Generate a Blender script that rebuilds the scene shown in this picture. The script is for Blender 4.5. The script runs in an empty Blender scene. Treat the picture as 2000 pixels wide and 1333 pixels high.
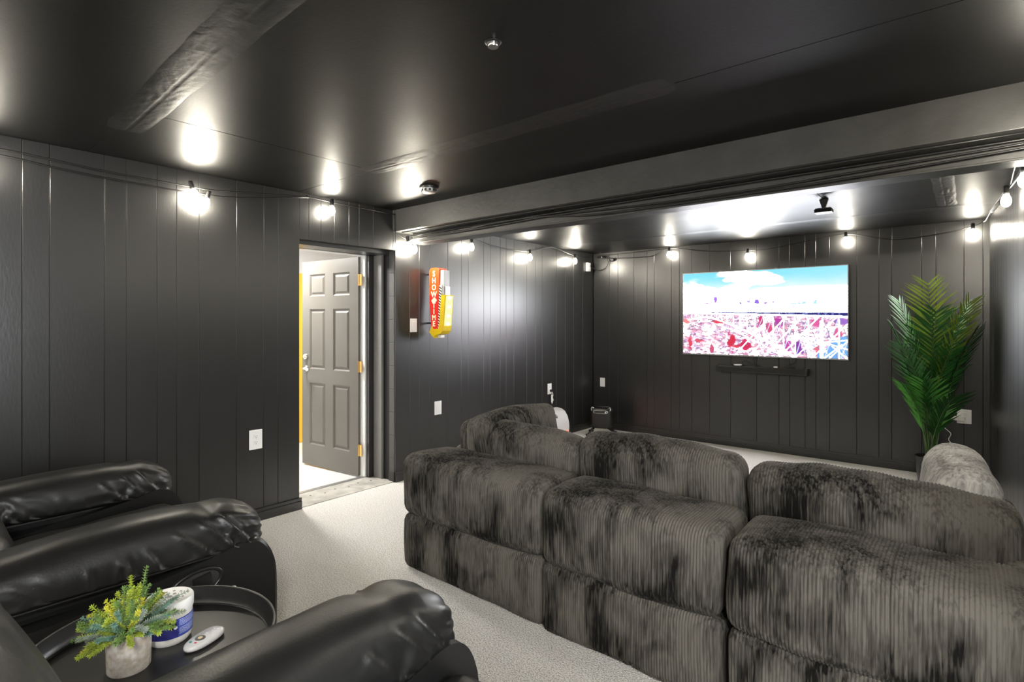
import bpy, bmesh, math, random
import numpy as np
from mathutils import Vector, Matrix, noise
random.seed(7); rng = np.random.default_rng(7)
scene = bpy.context.scene
COL = scene.collection
PI = math.pi

# ------------------------------------------------------------------ camera
cam_d = bpy.data.cameras.new('camera'); cam = bpy.data.objects.new('camera', cam_d); COL.objects.link(cam)
cam_d.sensor_width = 36; cam_d.lens = 36 * 1074 / 2000; cam_d.shift_y = -38.5 / 2000; cam_d.clip_start = .02
cam.location = (0, 0, 1.384); cam.rotation_euler = (PI / 2, 0, .692)
scene.camera = cam
# ------------------------------------------------------------------ world, exposure
w = bpy.data.worlds.new('world'); scene.world = w; w.use_nodes = True
w.node_tree.nodes['Background'].inputs[0].default_value = (.6, .65, .7, 1)
w.node_tree.nodes['Background'].inputs[1].default_value = .05
vs = scene.view_settings; vs.view_transform = 'Standard'; vs.look = 'None'; vs.gamma = 1; vs.use_curve_mapping = False
vs.exposure = 1.6
BULB = 135.0            # radiance of every string light bulb
LAMP_FILL = 34.0             # watts of an added ceiling lamp, unseen behind the viewpoint
HALL_FILL = 25.0             # watts of an added, unseen hallway lamp
WINDOW_FILL = 9.0            # glow of an added window, unseen behind the viewpoint
SCREEN = 0.37           # brightness of the television picture

# ------------------------------------------------------------------ materials
MATS = {}
def mat(name, col, rough=.5, spec=.5, metal=0., var=0., vscale=8., bump=0., bscale=60., bdist=.01, emit=None, estr=0.,
        col2=None, stretch=(1, 1, 1), sheen=0., coat=0., detail=4., ramp=(.35, .65), trans=0., rvar=0.):
    m = bpy.data.materials.new(name); m.use_nodes = True; nt = m.node_tree; N = nt.nodes; L = nt.links
    b = N['Principled BSDF']
    b.inputs['Base Color'].default_value = (*col, 1); b.inputs['Roughness'].default_value = rough
    b.inputs['Specular IOR Level'].default_value = spec; b.inputs['Metallic'].default_value = metal
    if sheen: b.inputs['Sheen Weight'].default_value = sheen; b.inputs['Sheen Roughness'].default_value = .4
    if coat: b.inputs['Coat Weight'].default_value = coat; b.inputs['Coat Roughness'].default_value = .2
    if trans: b.inputs['Transmission Weight'].default_value = trans
    tc = mp = None
    def coords():
        nonlocal tc, mp
        if mp is None:
            tc = N.new('ShaderNodeTexCoord'); mp = N.new('ShaderNodeMapping'); mp.inputs['Scale'].default_value = stretch
            L.new(tc.outputs['Object'], mp.inputs['Vector'])
        return mp.outputs[0]
    if col2 is not None or var:
        n = N.new('ShaderNodeTexNoise'); n.inputs['Scale'].default_value = vscale; n.inputs['Detail'].default_value = detail
        L.new(coords(), n.inputs['Vector'])
        r = N.new('ShaderNodeValToRGB'); r.color_ramp.elements[0].position = ramp[0]; r.color_ramp.elements[1].position = ramp[1]
        c2 = col2 if col2 is not None else tuple(c * (1 + var) for c in col)
        c1 = col if col2 is not None else tuple(c * (1 - var) for c in col)
        r.color_ramp.elements[0].color = (*c1, 1); r.color_ramp.elements[1].color = (*c2, 1)
        L.new(n.outputs['Fac'], r.inputs[0]); L.new(r.outputs[0], b.inputs['Base Color'])
    if rvar:
        n3 = N.new('ShaderNodeTexNoise'); n3.inputs['Scale'].default_value = 3; n3.inputs['Detail'].default_value = 5
        L.new(coords(), n3.inputs['Vector'])
        mr = N.new('ShaderNodeMapRange'); mr.inputs['To Min'].default_value = rough - rvar; mr.inputs['To Max'].default_value = rough + rvar
        L.new(n3.outputs['Fac'], mr.inputs[0]); L.new(mr.outputs[0], b.inputs['Roughness'])
    if bump:
        n2 = N.new('ShaderNodeTexNoise'); n2.inputs['Scale'].default_value = bscale; n2.inputs['Detail'].default_value = 3
        L.new(coords(), n2.inputs['Vector'])
        bp = N.new('ShaderNodeBump'); bp.inputs['Strength'].default_value = bump; bp.inputs['Distance'].default_value = bdist
        L.new(n2.outputs['Fac'], bp.inputs['Height']); L.new(bp.outputs[0], b.inputs['Normal'])
    if emit is not None:
        b.inputs['Emission Color'].default_value = (*emit, 1); b.inputs['Emission Strength'].default_value = estr
    MATS[name] = m
    return m

mat('wall_paint', (.015, .0148, .0146), .33, .8, var=.08, vscale=5, bump=.12, bscale=90, bdist=.004, stretch=(1, 1, .25))
mat('wall_backing', (.012, .012, .012), .7)
mat('ceiling_paint', (.0028, .0027, .0027), .44, .21, bump=.10, bscale=70, bdist=.004, rvar=.05)
mat('seam_paint', (.010, .0098, .0096), .46, .3, bump=.14, bscale=35, bdist=.01)
mat('beam_paint', (.042, .0415, .040), .45, .5, bump=.25, bscale=25, bdist=.006, var=.15, vscale=6)
mat('block_paint', (.09, .088, .084), .6, .4, bump=.35, bscale=120, bdist=.006)
mat('carpet', (.50, .465, .415), .95, .1, col2=(.99, .965, .92), vscale=150, detail=3, ramp=(.32, .56), bump=.9, bscale=150, bdist=.02, sheen=.2)
mat('hall_floor', (.72, .71, .68), .22, .5, var=.04, vscale=5)
mat('threshold', (.42, .40, .36), .8, .3, var=.2, vscale=9)
mat('hall_white', (.70, .69, .68), .6)
mat('yellow_door', (.85, .50, .04), .4)
mat('door_paint', (.125, .115, .098), .38, .5, var=.04, vscale=3)
mat('jamb_white', (.82, .82, .80), .45)
mat('strip', (.19, .185, .175), .5, .5, bump=.5, bscale=140, bdist=.004)
mat('brass', (.72, .47, .16), .3, metal=1.)
mat('chrome', (.7, .69, .67), .22, metal=1.)
mat('dull_metal', (.5, .5, .5), .4, metal=1.)
mat('plate_white', (.86, .86, .85), .4)
mat('slot', (.03, .03, .03), .6)
mat('black_plastic', (.012, .012, .012), .3)
mat('cable_black', (.010, .010, .010), .45)
mat('cable_painted', (.012, .012, .012), .35, .6)
mat('cord_white', (.75, .75, .72), .5)
mat('bulb_glass', (1, .86, .55), .3, emit=(1.0, .93, .78), estr=BULB)
mat('socket_black', (.012, .012, .012), .5)
def cord_mat(name, dark, light):
    m = mat(name, dark, .85, .12, sheen=.05); nt = m.node_tree; N = nt.nodes; L = nt.links; b = N['Principled BSDF']
    tc = N.new('ShaderNodeTexCoord'); fac = []
    for scl, st, lo, hi, d in ((5.0, (1, 1, .7), .30, .66, 8.), (1.0, (95, 95, 9), .22, .70, 2.)):
        mp = N.new('ShaderNodeMapping'); mp.inputs['Scale'].default_value = st; L.new(tc.outputs['Object'], mp.inputs['Vector'])
        n = N.new('ShaderNodeTexNoise'); n.inputs['Scale'].default_value = scl; n.inputs['Detail'].default_value = d; n.inputs['Distortion'].default_value = .6; L.new(mp.outputs[0], n.inputs['Vector'])
        r_ = N.new('ShaderNodeMapRange'); r_.inputs['From Min'].default_value = lo; r_.inputs['From Max'].default_value = hi; L.new(n.outputs['Fac'], r_.inputs[0]); fac.append(r_)
    mu = N.new('ShaderNodeMath'); mu.operation = 'MULTIPLY_ADD'; mu.inputs[1].default_value = .45; sc = N.new('ShaderNodeMath'); sc.operation = 'MULTIPLY'; sc.inputs[1].default_value = .62
    L.new(fac[0].outputs[0], sc.inputs[0]); L.new(fac[1].outputs[0], mu.inputs[0]); L.new(sc.outputs[0], mu.inputs[2])
    cr = N.new('ShaderNodeValToRGB'); cr.color_ramp.elements[0].color = (*dark, 1); cr.color_ramp.elements[1].color = (*light, 1)
    cr.color_ramp.elements[0].position = .30; cr.color_ramp.elements[1].position = .84
    L.new(mu.outputs[0], cr.inputs[0]); L.new(cr.outputs[0], b.inputs['Base Color'])
cord_mat('corduroy', (.0058, .0053, .0046), (.120, .1115, .096))
cord_mat('corduroy_lit', (.16, .155, .147), (.55, .535, .51))  # same cloth coloured paler, for the light falling on one cushion
mat('leather', (.010, .010, .0098), .40, .55, bump=.16, bscale=160, bdist=.003, rvar=.06)
mat('leather_panel', (.009, .009, .009), .36, .5, bump=.12, bscale=260, bdist=.002)
mat('tray_black', (.016, .016, .016), .33, .5, bump=.05, bscale=300, bdist=.001)
mat('pot_stone', (.50, .43, .34), .75, .3, col2=(.78, .74, .70), vscale=60, detail=3)
mat('soil', (.05, .035, .02), .95)
mat('jar_white', (.82, .81, .76), .35)
mat('lid_white', (.88, .88, .86), .35)
mat('lid_hole', (.30, .29, .27), .8)
mat('label_blue', (.045, .05, .30), .35)
mat('label_blue2', (.06, .12, .55), .35)
mat('print_white', (.8, .82, .9), .5)
mat('print_black', (.01, .01, .012), .4)
mat('remote_white', (.86, .86, .87), .3)
mat('btn_red', (.6, .03, .05), .4); mat('btn_green', (.02, .35, .25), .4); mat('btn_gold', (.75, .62, .35), .35)
mat('tv_bezel', (.35, .35, .36), .35, metal=.7)
mat('tv_back', (.012, .012, .012), .5)
mat('heater_grey', (.62, .62, .61), .4)
mat('heater_glow', (.8, .12, .01), .5, emit=(1, .14, .01), estr=.7)
mat('sign_red', (.60, .02, .012), .4, emit=(.75, .02, .01), estr=.06)
mat('sign_orange', (.62, .075, .010), .4, emit=(.9, .12, .01), estr=.06)
mat('sign_yellow', (.70, .50, .006), .4)
mat('sign_letter', (.9, .82, .55), .4, emit=(1, .85, .5), estr=.12)
mat('sign_metal', (.45, .45, .45), .45, metal=.3)
mat('sign_bulb', (1, .95, .5), .4, emit=(1., .93, .45), estr=4.)
mat('sign_channel', (.70, .70, .25), .4, emit=(.9, .9, .35), estr=.12)
mat('stripe_white', (.85, .85, .82), .4)
mat('palm_dark', (.018, .095, .016), .38, .5, var=.3, vscale=6)
mat('palm_mid', (.045, .20, .02), .38, .5, var=.3, vscale=6)
mat('palm_toplit', (.26, .38, .03), .4, .5, var=.3, vscale=6)  # yellower colour stands in for light from above on the top fronds
mat('palm_stem', (.06, .12, .03), .5)
mat('sprig_green', (.16, .27, .07), .5, var=.3, vscale=40)
mat('sprig_blue', (.16, .30, .23), .5, var=.3, vscale=40)
mat('sprig_lime', (.42, .52, .06), .5, var=.3, vscale=40)
mat('sprig_yellow', (.58, .56, .05), .5, var=.2, vscale=40)
mat('sprig_grey', (.30, .36, .30), .5, var=.2, vscale=40)
mat('added_lamp_glass', (1, 1, 1), .5, emit=(1, .98, .95), estr=6.)  # diffuser glow of the two added lamps
mat('added_pane_glow', (.8, .8, .8), .6, emit=(.95, .97, 1.0), estr=WINDOW_FILL)  # emission of the added window, fill from the near side
M = MATS

# ------------------------------------------------------------------ mesh helpers
class MB:
    def __init__(self): self.v = []; self.f = []
    def add(self, vs_, fs):
        o = len(self.v); self.v += [tuple(p) for p in vs_]; self.f += [tuple(i + o for i in q) for q in fs]; return self
    def box(self, x0, x1, y0, y1, z0, z1):
        v = [(x, y, z) for z in (z0, z1) for y in (y0, y1) for x in (x0, x1)]
        return self.add(v, [(0, 2, 3, 1), (4, 5, 7, 6), (0, 1, 5, 4), (2, 6, 7, 3), (0, 4, 6, 2), (1, 3, 7, 5)])
    def cbox(self, x0, x1, y0, y1, z0, z1, c=.004):          # box with chamfered edges
        bm = bmesh.new(); bmesh.ops.create_cube(bm, size=1)
        for q in bm.verts: q.co = Vector(((x0 + x1) / 2 + q.co.x * (x1 - x0), (y0 + y1) / 2 + q.co.y * (y1 - y0), (z0 + z1) / 2 + q.co.z * (z1 - z0)))
        bmesh.ops.bevel(bm, geom=bm.edges[:], offset=c, segments=2, affect='EDGES', profile=.6)
        bm.verts.index_update(); self.add([q.co[:] for q in bm.verts], [[q.index for q in f.verts] for f in bm.faces]); bm.free(); return self
    def tube(self, pts, r, n=8, r2=None, cap=True):
        pts = [Vector(p) for p in pts]; rings = []; k = len(pts); prev = None
        for i, p in enumerate(pts):
            d = (pts[min(i + 1, k - 1)] - pts[max(i - 1, 0)]).normalized()
            a = prev if prev is not None else (Vector((0, 0, 1)) if abs(d.z) < .9 else Vector((1, 0, 0)))
            s = (a - d * a.dot(d)); s = s.normalized() if s.length > 1e-6 else d.orthogonal().normalized()
            prev = s; t = d.cross(s)
            rr = r if r2 is None else r + (r2 - r) * i / (k - 1)
            rings.append([p + s * math.cos(2 * PI * j / n) * rr + t * math.sin(2 * PI * j / n) * rr for j in range(n)])
        vs_ = [q for g in rings for q in g]
        fs = [(i * n + j, i * n + (j + 1) % n, (i + 1) * n + (j + 1) % n, (i + 1) * n + j) for i in range(k - 1) for j in range(n)]
        if cap: fs += [tuple(range(n - 1, -1, -1)), tuple((k - 1) * n + j for j in range(n))]
        return self.add(vs_, fs)
    def lathe(self, prof, n=32, c=(0, 0, 0), axis='z', arc=None):
        k = len(prof); a0, a1 = arc if arc else (0, 2 * PI); closed = arc is None; m = n if closed else n + 1; vs_ = []
        for r, z in prof:
            for j in range(m):
                a = a0 + (a1 - a0) * j / n; x, y = r * math.cos(a), r * math.sin(a)
                p = {'z': (x, y, z), 'y': (x, z, y), 'x': (z, x, y)}[axis]
                vs_.append((p[0] + c[0], p[1] + c[1], p[2] + c[2]))
        fs = [(i * m + j, i * m + (j + 1) % m, (i + 1) * m + (j + 1) % m, (i + 1) * m + j) for i in range(k - 1) for j in range(n)]
        return self.add(vs_, fs)
    def prism(self, poly, axis, a, b):                        # extrude 2D outline (p,q) along an axis
        n = len(poly)
        def P(p, q, t): return {'x': (t, p, q), 'y': (p, t, q), 'z': (p, q, t)}[axis]
        vs_ = [P(p, q, a) for p, q in poly] + [P(p, q, b) for p, q in poly]
        return self.add(vs_, [tuple(range(n - 1, -1, -1)), tuple(range(n, 2 * n))] + [(i, (i + 1) % n, n + (i + 1) % n, n + i) for i in range(n)])
    def build(self, name, m, parent=None, smooth=False, loc=None, rot=None, fix=True, angle=None):
        me = bpy.data.meshes.new(name); me.from_pydata(self.v, [], self.f)
        if fix:
            bm = bmesh.new(); bm.from_mesh(me); bmesh.ops.recalc_face_normals(bm, faces=bm.faces[:]); bm.to_mesh(me); bm.free()
        me.materials.append(M[m] if isinstance(m, str) else m)
        if smooth: me.polygons.foreach_set('use_smooth', [True] * len(me.polygons))
        if angle: me.set_sharp_from_angle(angle=math.radians(angle))
        me.update(); return link(name, me, parent, loc, rot)

def link(name, data, parent=None, loc=None, rot=None):
    o = bpy.data.objects.new(name, data); COL.objects.link(o)
    if parent is not None: o.parent = parent
    if loc is not None: o.location = loc
    if rot is not None: o.rotation_euler = rot
    return o
def tag(o, label=None, cat=None, group=None, kind=None):
    if label: o['label'] = label
    if cat: o['category'] = cat
    if group: o['group'] = group
    if kind: o['kind'] = kind
    return o
def thing(name, label, cat, loc=(0, 0, 0), rz=0, group=None):
    o = link(name, None, None, loc, (0, 0, rz)); o.empty_display_size = .1
    return tag(o, label, cat, group)
def struct(o, label=None): o['kind'] = 'structure'; return tag(o, label)
def copy_tree(o, parent=None):
    c = o.copy(); COL.objects.link(c)
    if parent is not None: c.parent = parent
    for ch in [x for x in list(o.children)]: copy_tree(ch, c)
    return c
def mesh_np(name, V, F, m, parent=None, smooth=True, loc=None, rot=None):
    me = bpy.data.meshes.new(name); me.vertices.add(len(V)); me.vertices.foreach_set('co', np.asarray(V, np.float32).ravel())
    F = np.asarray(F, np.int32); me.loops.add(F.size); me.loops.foreach_set('vertex_index', F.ravel())
    me.polygons.add(len(F)); me.polygons.foreach_set('loop_start', np.arange(0, F.size, 4, dtype=np.int32))
    me.update(calc_edges=True); me.validate()
    if smooth: me.polygons.foreach_set('use_smooth', np.ones(len(F), bool))
    me.materials.append(M[m]); me.update()
    return link(name, me, parent, loc, rot)
def smoothpath(pts, n=6):                                     # Catmull-Rom through points
    P = [Vector(p) for p in pts]; P = [P[0] * 2 - P[1]] + P + [P[-1] * 2 - P[-2]]; out = []
    for i in range(1, len(P) - 2):
        for k in range(n):
            t = k / n; a, b, c, d = P[i - 1], P[i], P[i + 1], P[i + 2]
            out.append(.5 * ((2 * b) + (c - a) * t + (2 * a - 5 * b + 4 * c - d) * t * t + (3 * b - a - 3 * c + d) * t ** 3))
    return out + [P[-2]]

def rbox(size, r, n):
    """surface grid of a rounded box: verts, unit normals, quads"""
    sx, sy, sz = [s / 2 for s in size]; nx, ny, nz = n; idx = {}; P = []; F = []
    ax = np.linspace(-sx, sx, nx + 1); ay = np.linspace(-sy, sy, ny + 1); az = np.linspace(-sz, sz, nz + 1)
    def vid(i, j, k):
        key = (i, j, k)
        if key not in idx: idx[key] = len(P); P.append((ax[i], ay[j], az[k]))
        return idx[key]
    for k, fl in ((0, 1), (nz, 0)):
        for i in range(nx):
            for j in range(ny):
                q = [vid(i, j, k), vid(i + 1, j, k), vid(i + 1, j + 1, k), vid(i, j + 1, k)]; F.append(q[::-1] if fl else q)
    for j, fl in ((0, 0), (ny, 1)):
        for i in range(nx):
            for k in range(nz):
                q = [vid(i, j, k), vid(i + 1, j, k), vid(i + 1, j, k + 1), vid(i, j, k + 1)]; F.append(q[::-1] if fl else q)
    for i, fl in ((0, 1), (nx, 0)):
        for j in range(ny):
            for k in range(nz):
                q = [vid(i, j, k), vid(i, j + 1, k), vid(i, j + 1, k + 1), vid(i, j, k + 1)]; F.append(q[::-1] if fl else q)
    P = np.array(P); h = np.array([sx, sy, sz]); inner = np.maximum(h - r, 1e-4)
    C = np.clip(P, -inner, inner); N = P - C; N /= np.linalg.norm(N, axis=1)[:, None]
    return C + N * r, N, np.array(F)
def lump(P, f, seed):                                          # cheap smooth noise from sines
    g = np.random.default_rng(seed); o = np.zeros(len(P))
    for _ in range(9):
        k = g.normal(size=3) * f; o += np.sin(P @ k + g.uniform(0, 6.28))
    return o / 3.0
WALE = .0112
def cord(name, size, r, parent, loc, rot=(0, 0, 0), m='corduroy', seed=1, bulge=.012, seams=(), amp=.0064, pinch=0., lumps=.006, step=.024):
    nx = int(size[0] / WALE * 6); ny = max(8, int(size[1] / step)); nz = max(8, int(size[2] / step))
    P, N, F = rbox(size, r, (nx, ny, nz)); h = np.array(size) / 2; U = P / h
    P0 = P.copy()
    bl = bulge * (1 - np.clip(np.abs(U[:, 0]), 0, 1) ** 4) * np.clip(1.15 - .5 * (U[:, 1] ** 4 * 0 + np.minimum(np.abs(U[:, 1]), np.abs(U[:, 2])) ** 2), 0, 2)
    P = P + N * bl[:, None]
    if pinch:                                                  # loose cushions: thinner and lower towards the corners
        e = np.abs(U[:, 0]) ** 3.5; P[:, 1] *= 1 - pinch * e * .8 - pinch * .35 * np.clip(U[:, 2], 0, 1) ** 2
        P[:, 2] -= np.where(P[:, 2] > 0, .16 * pinch * e * size[2], 0)
    P = P + N * (lumps * lump(P0, 9., seed))[:, None]
    x = P0[:, 0] + .0014 * lump(P0, 7., seed + 5)
    rib = np.abs(np.sin(PI * x / WALE)) ** .42
    wgt = 1 - N[:, 0] ** 4
    P = P + N * (amp * rib * wgt)[:, None]
    for s in seams:
        P = P - N * (.006 * np.exp(-((P0[:, 0] - s * size[0] / 2) / .004) ** 2) * wgt)[:, None]
    return mesh_np(name, P, F, m, parent, True, loc, rot)

# ================================================================== SETTING
XL, YB, ZC, ZC2, YR, DY0, DY1, DZ = -3.79, 6.25, 2.333, 2.267, -1.5, 2.12, 3.0, 1.995
struct(MB().box(-4.05, 1.4, YR, YB + .1, -.06, 0).build('floor', 'carpet'), 'beige cut pile carpet covering the whole room')

def plank(parent, w_, z0, z1, place, c=.0027):
    """one panelling board: local x = width, local y = outward normal, z = up"""
    d = .012; t = .0002
    m = MB(); a, b = t, w_ - t
    prof = [(a, -d), (b, -d), (b, -c), (b - c, 0), (a + c, 0), (a, -c)]
    m.prism(prof, 'z', z0, z1)
    o = m.build('plank', 'wall_paint', parent)
    loc, rz = place; o.location = loc; o.rotation_euler = (0, 0, rz); return o

# --- left wall with the doorway
m = MB(); B0 = XL - .0125
m.box(-4.09, B0, YR, DY0, 0, ZC + .05); m.box(-4.09, B0, DY1, YB + .1, 0, ZC + .05); m.box(-4.09, B0, DY0, DY1, DZ, ZC + .05)
wall_left = struct(m.build('wall_left', 'wall_backing'), 'left wall of charcoal painted vertical panelling')
gl = [-1.5, -1.2, -.98, -.75, -.42, -.28, -.05, .12, .3, .48, .576, .688, .931, 1.038, 1.196, 1.303, 1.433, 1.667, 1.852, 1.956, DY0]
# a board facing +X: width runs along +Y, outward is +X  -> local x=-Y ... rotate -90deg about z: local y -> +X, local x -> -Y
for a, b in zip(gl[:-1], gl[1:]): plank(wall_left, b - a, 0, ZC, ((XL, b, 0), -PI / 2))
gd = [DY0, 2.194, 2.295, 2.409, 2.538, 2.634, 2.773, 2.978, 3.0]
for a, b in zip(gd[:-1], gd[1:]): plank(wall_left, b - a, DZ, ZC, ((XL, b, 0), -PI / 2))
gr = [DY1, 3.161, 3.268, 3.394, 3.622, 3.803, 3.899, 4.123, 4.223, 4.379, 4.474, 4.607, 4.83, 4.994, 5.121, 5.407, 5.594, 5.776, 5.989, 6.238]
for a, b in zip(gr[:-1], gr[1:]): plank(wall_left, b - a, 0, ZC if b < 3.2 else ZC2 + .004, ((XL, b, 0), -PI / 2))
# --- back wall
wall_back = struct(MB().box(-4.09, .5, YB + .0125, YB + .1, 0, ZC).build('wall_back', 'wall_backing'), 'far wall of dark panelling behind the television')
gb = [XL, -3.553, -3.427, -3.206, -3.027, -2.933, -2.717, -2.616, -2.468, -2.26, -2.027, -1.752, -1.529, -1.428, -1.282, -1.184, -1.06, -.831, -.65, -.549, -.322, -.22, -.025, .102, .16]
for a, b in zip(gb[:-1], gb[1:]): plank(wall_back, b - a, 0, ZC2 + .004, ((b, YB, 0), PI))
# --- right wall: runs slightly askew, then steps back beside the viewpoint
RA, RB = Vector((.145, YB, 0)), Vector((.36, 1.55, 0)); rd = (RB - RA).normalized(); rl = (RB - RA).length; rang = math.atan2(rd.y, rd.x)
def rw(s, off=0.): return RA + rd * s + Vector((rd.y, -rd.x, 0)) * off
wall_right = struct(MB().box(0, rl, .0125, .11, 0, ZC).build('wall_right', 'wall_backing', loc=RA, rot=(0, 0, rang)), 'right wall of grey panelling at the picture edge')
s = 0.; rr = random.Random(4)
while s < rl - .01:
    wd = rr.choice([.09, .1, .13, .16, .2, .11, .23]); wd = min(wd, rl - s)
    o = plank(wall_right, wd, 0, ZC, ((s + wd, 0, 0), PI)); o.rotation_euler = (0, 0, PI); o.location = (s + wd, 0, 0)
    s += wd
for ch in wall_right.children: ch.location = (ch.location.x - 0, 0, 0)
o = MB().box(.36, 1.4, 1.55, 1.65, 0, ZC).build('wall_return', 'wall_paint'); struct(o)
o = MB().box(1.4, 1.5, YR, -1.1, 0, ZC).box(1.4, 1.5, .25, 1.65, 0, ZC).box(1.4, 1.5, -1.1, .25, 0, .75).box(1.4, 1.5, -1.1, .25, 1.95, ZC).build('wall_side', 'wall_paint'); struct(o)
wn = struct(MB().box(1.4, 1.46, -1.1, -1.06, .75, 1.95).box(1.4, 1.46, .21, .25, .75, 1.95).box(1.4, 1.46, -1.06, .21, .75, .79).box(1.4, 1.46, -1.06, .21, 1.91, 1.95).box(1.4, 1.46, -.44, -.41, .79, 1.91).build('added_window_1', 'jamb_white'), 'added unseen glowing window in the side wall')  # added out of view as a fill light for the near room
for y0, y1 in ((-1.06, -.44), (-.41, .21)): MB().box(1.43, 1.44, y0, y1, .79, 1.91).build('glow_pane', 'added_pane_glow', wn)
o = MB().box(-4.09, 1.5, YR - .1, YR, 0, ZC).build('wall_rear', 'wall_paint'); struct(o)
# --- ceilings
BY0, BY1, BY2 = 2.97, 3.14, 3.27
ceil = struct(MB().box(-4.09, 1.5, YR - .1, BY2, ZC + .012, ZC + .1).box(-4.09, .6, BY2, YB + .1, ZC2 + .012, ZC2 + .1).build('ceiling', 'wall_backing'), 'satin black painted ceiling in taped sheets')
def sheet(x0, x1, y0, y1, z):
    g = .0016
    MB().cbox(x0 + g, x1 - g, y0 + g, y1 - g, z, z + .012, .0015).build('ceiling_panel', 'ceiling_paint', ceil)
for (x0, x1, y0, y1) in [(XL, -.44, YR, -.4), (-.44, 1.4, YR, -.4), (XL, -1.3, -.4, .85), (-1.3, 1.4, -.4, .85), (XL, -2.88, .85, 2.1), (-2.88, 1.4, .85, 2.1), (XL, 1.4, 2.1, BY0)]:
    sheet(x0, x1, y0, y1, ZC)
for (x0, x1, y0, y1) in [(XL, -.115, BY2, 5.4), (-.115, .5, BY2, 5.4), (XL, .5, 5.4, YB)]: sheet(x0, x1, y0, y1, ZC2)
def tape(x0, x1, y0, y1, z, wd, seed, amp=.0035):              # feathered joint compound ridge under a seam
    n, k = 140, 22; d = Vector((x1 - x0, y1 - y0, 0)); L_ = d.length; d /= L_; s_ = Vector((-d.y, d.x, 0)); V = []; F = []
    for i in range(n + 1):
        for j in range(k + 1):
            u, v = i / n, j / k * 2 - 1
            p = Vector((x0, y0, z)) + d * (u * L_) + s_ * (v * wd / 2 * (1 + .12 * noise.noise((u * 9, seed, v))))
            e = max(0., 1 - abs(v) ** 3) * min(1, u * 12, (1 - u) * 12)
            h = e * (.003 + amp * abs(noise.noise((u * L_ * 9, v * 2.2, seed))) + .0007 * noise.noise((u * L_ * 30, v * 6, seed + 3)))
            if abs(v - .12) < .06: h -= .002
            V.append((p.x, p.y, z + .0003 - max(h, 0))); F.append
    F = [(i * (k + 1) + j, (i + 1) * (k + 1) + j, (i + 1) * (k + 1) + j + 1, i * (k + 1) + j + 1) for i in range(n) for j in range(k)]
    return mesh_np('tape_seam', V, F, 'seam_paint', ceil)
tape(-3.25, -.8, .875, .74, ZC, .17, 1, .0022); tape(-2.95, -.9, 2.1, 2.1, ZC, .17, 2, .003); tape(-.12, -.12, 3.5, 5.4, ZC2, .12, 3)
tape(-3.7, .2, 5.4, 5.4, ZC2, .12, 5, .002)
MB().cbox(-.97, -.80, 4.24, 4.52, ZC2 - .003, ZC2 + .002, .001).build('patch', 'seam_paint', ceil)
# --- boxed beam across the room: upper board, lower steel web, flange
beam = thing('ceiling_beam', 'dark painted beam crossing the ceiling with cables under it', 'beam', (0, 0, 0))
m = MB().cbox(XL + .001, 1.4, BY0, BY2 + .02, 2.15, ZC + .012, .004); m.build('fascia_board', 'beam_paint', beam)
m = MB().cbox(XL + .06, .3, BY1, BY1 + .10, 2.07, 2.15, .003); m.build('lower_beam', 'beam_paint', beam)
MB().cbox(XL + .06, .3, BY1 - .012, BY1 + .13, 2.06, 2.071, .003).build('flange', 'beam_paint', beam)
# --- baseboards
def baseboard(name, x0, x1, y0, y1):
    m = MB().cbox(x0, x1, y0, y1, 0, .062, .003)
    e = .005
    m.cbox(x0 + (e if y1 - y0 > x1 - x0 and 0 else 0), x1 - (e if x1 - x0 < .1 else 0), y0 + (e if y1 - y0 < .1 else 0), y1, .062, .085, .002)
    return struct(m.build(name, 'wall_paint'))
baseboard('baseboard_left', XL, XL + .018, YR, DY0 + .012); baseboard('baseboard_doorside', XL, XL + .018, DY1 - .005, YB)
baseboard('baseboard_back', XL, .15, YB - .018, YB)
MB().cbox(-3.86, XL, DY1 - .016, DY1, 0, .085, .003).build('return', 'wall_paint', bpy.data.objects['baseboard_doorside'])

# --- doorway: block reveal, dark strip, frame, door, hall
z = 0.
for i in range(10):
    MB().cbox(-3.868, XL - .013, DY1 - .004, DY1 + .01, z + .0015, min(z + .199, DZ), .003).build('block', 'block_paint', wall_left); z += .2
fr = struct(MB().box(-4.09, -4.06, DY1 - .012, DY1, 0, DZ).box(-4.09, -3.868, DY0, DY1, DZ - .03, DZ).box(-4.09, -3.868, DY0, DY0 + .012, 0, DZ).build('door_1', 'wall_paint'), 'dark deep doorway with an open hall door')
MB().cbox(-4.058, -3.945, DY1 - .028, DY1 - .004, 0, DZ - .03, .003).build('strip', 'strip', fr)
m = MB().cbox(-4.21, -4.10, DY1 - .09, DY1 - .05, 0, DZ - .01, .002); m.build('jamb', 'jamb_white', fr)
MB().cbox(-4.21, -4.10, DY0 - .02, DY0 + .02, 0, DZ - .01, .002).build('jamb', 'jamb_white', fr)
MB().cbox(-4.10, -4.06, DY1 - .075, DY1 - .012, 0, DZ - .03, .002).build('stop', 'wall_paint', fr)
MB().cbox(-4.21, -4.06, DY0, DY1 - .05, DZ - .03, DZ - .0, .002).build('head_jamb', 'jamb_white', fr)
th = struct(MB().cbox(-4.10, -3.80, DY0, DY1, -.02, .006, .003).build('threshold', 'threshold'))
MB().cbox(-4.14, -4.10, DY0, DY1 - .05, -.02, .012, .003).build('sill', 'dull_metal', th)
for k in range(7): MB().lathe([(0, .0065), (.006, .0075), (.008, .006)], 8, (-3.97 - .03 * (k % 2), DY0 + .1 + k * .11, 0)).build('nail', 'slot', th)
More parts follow.
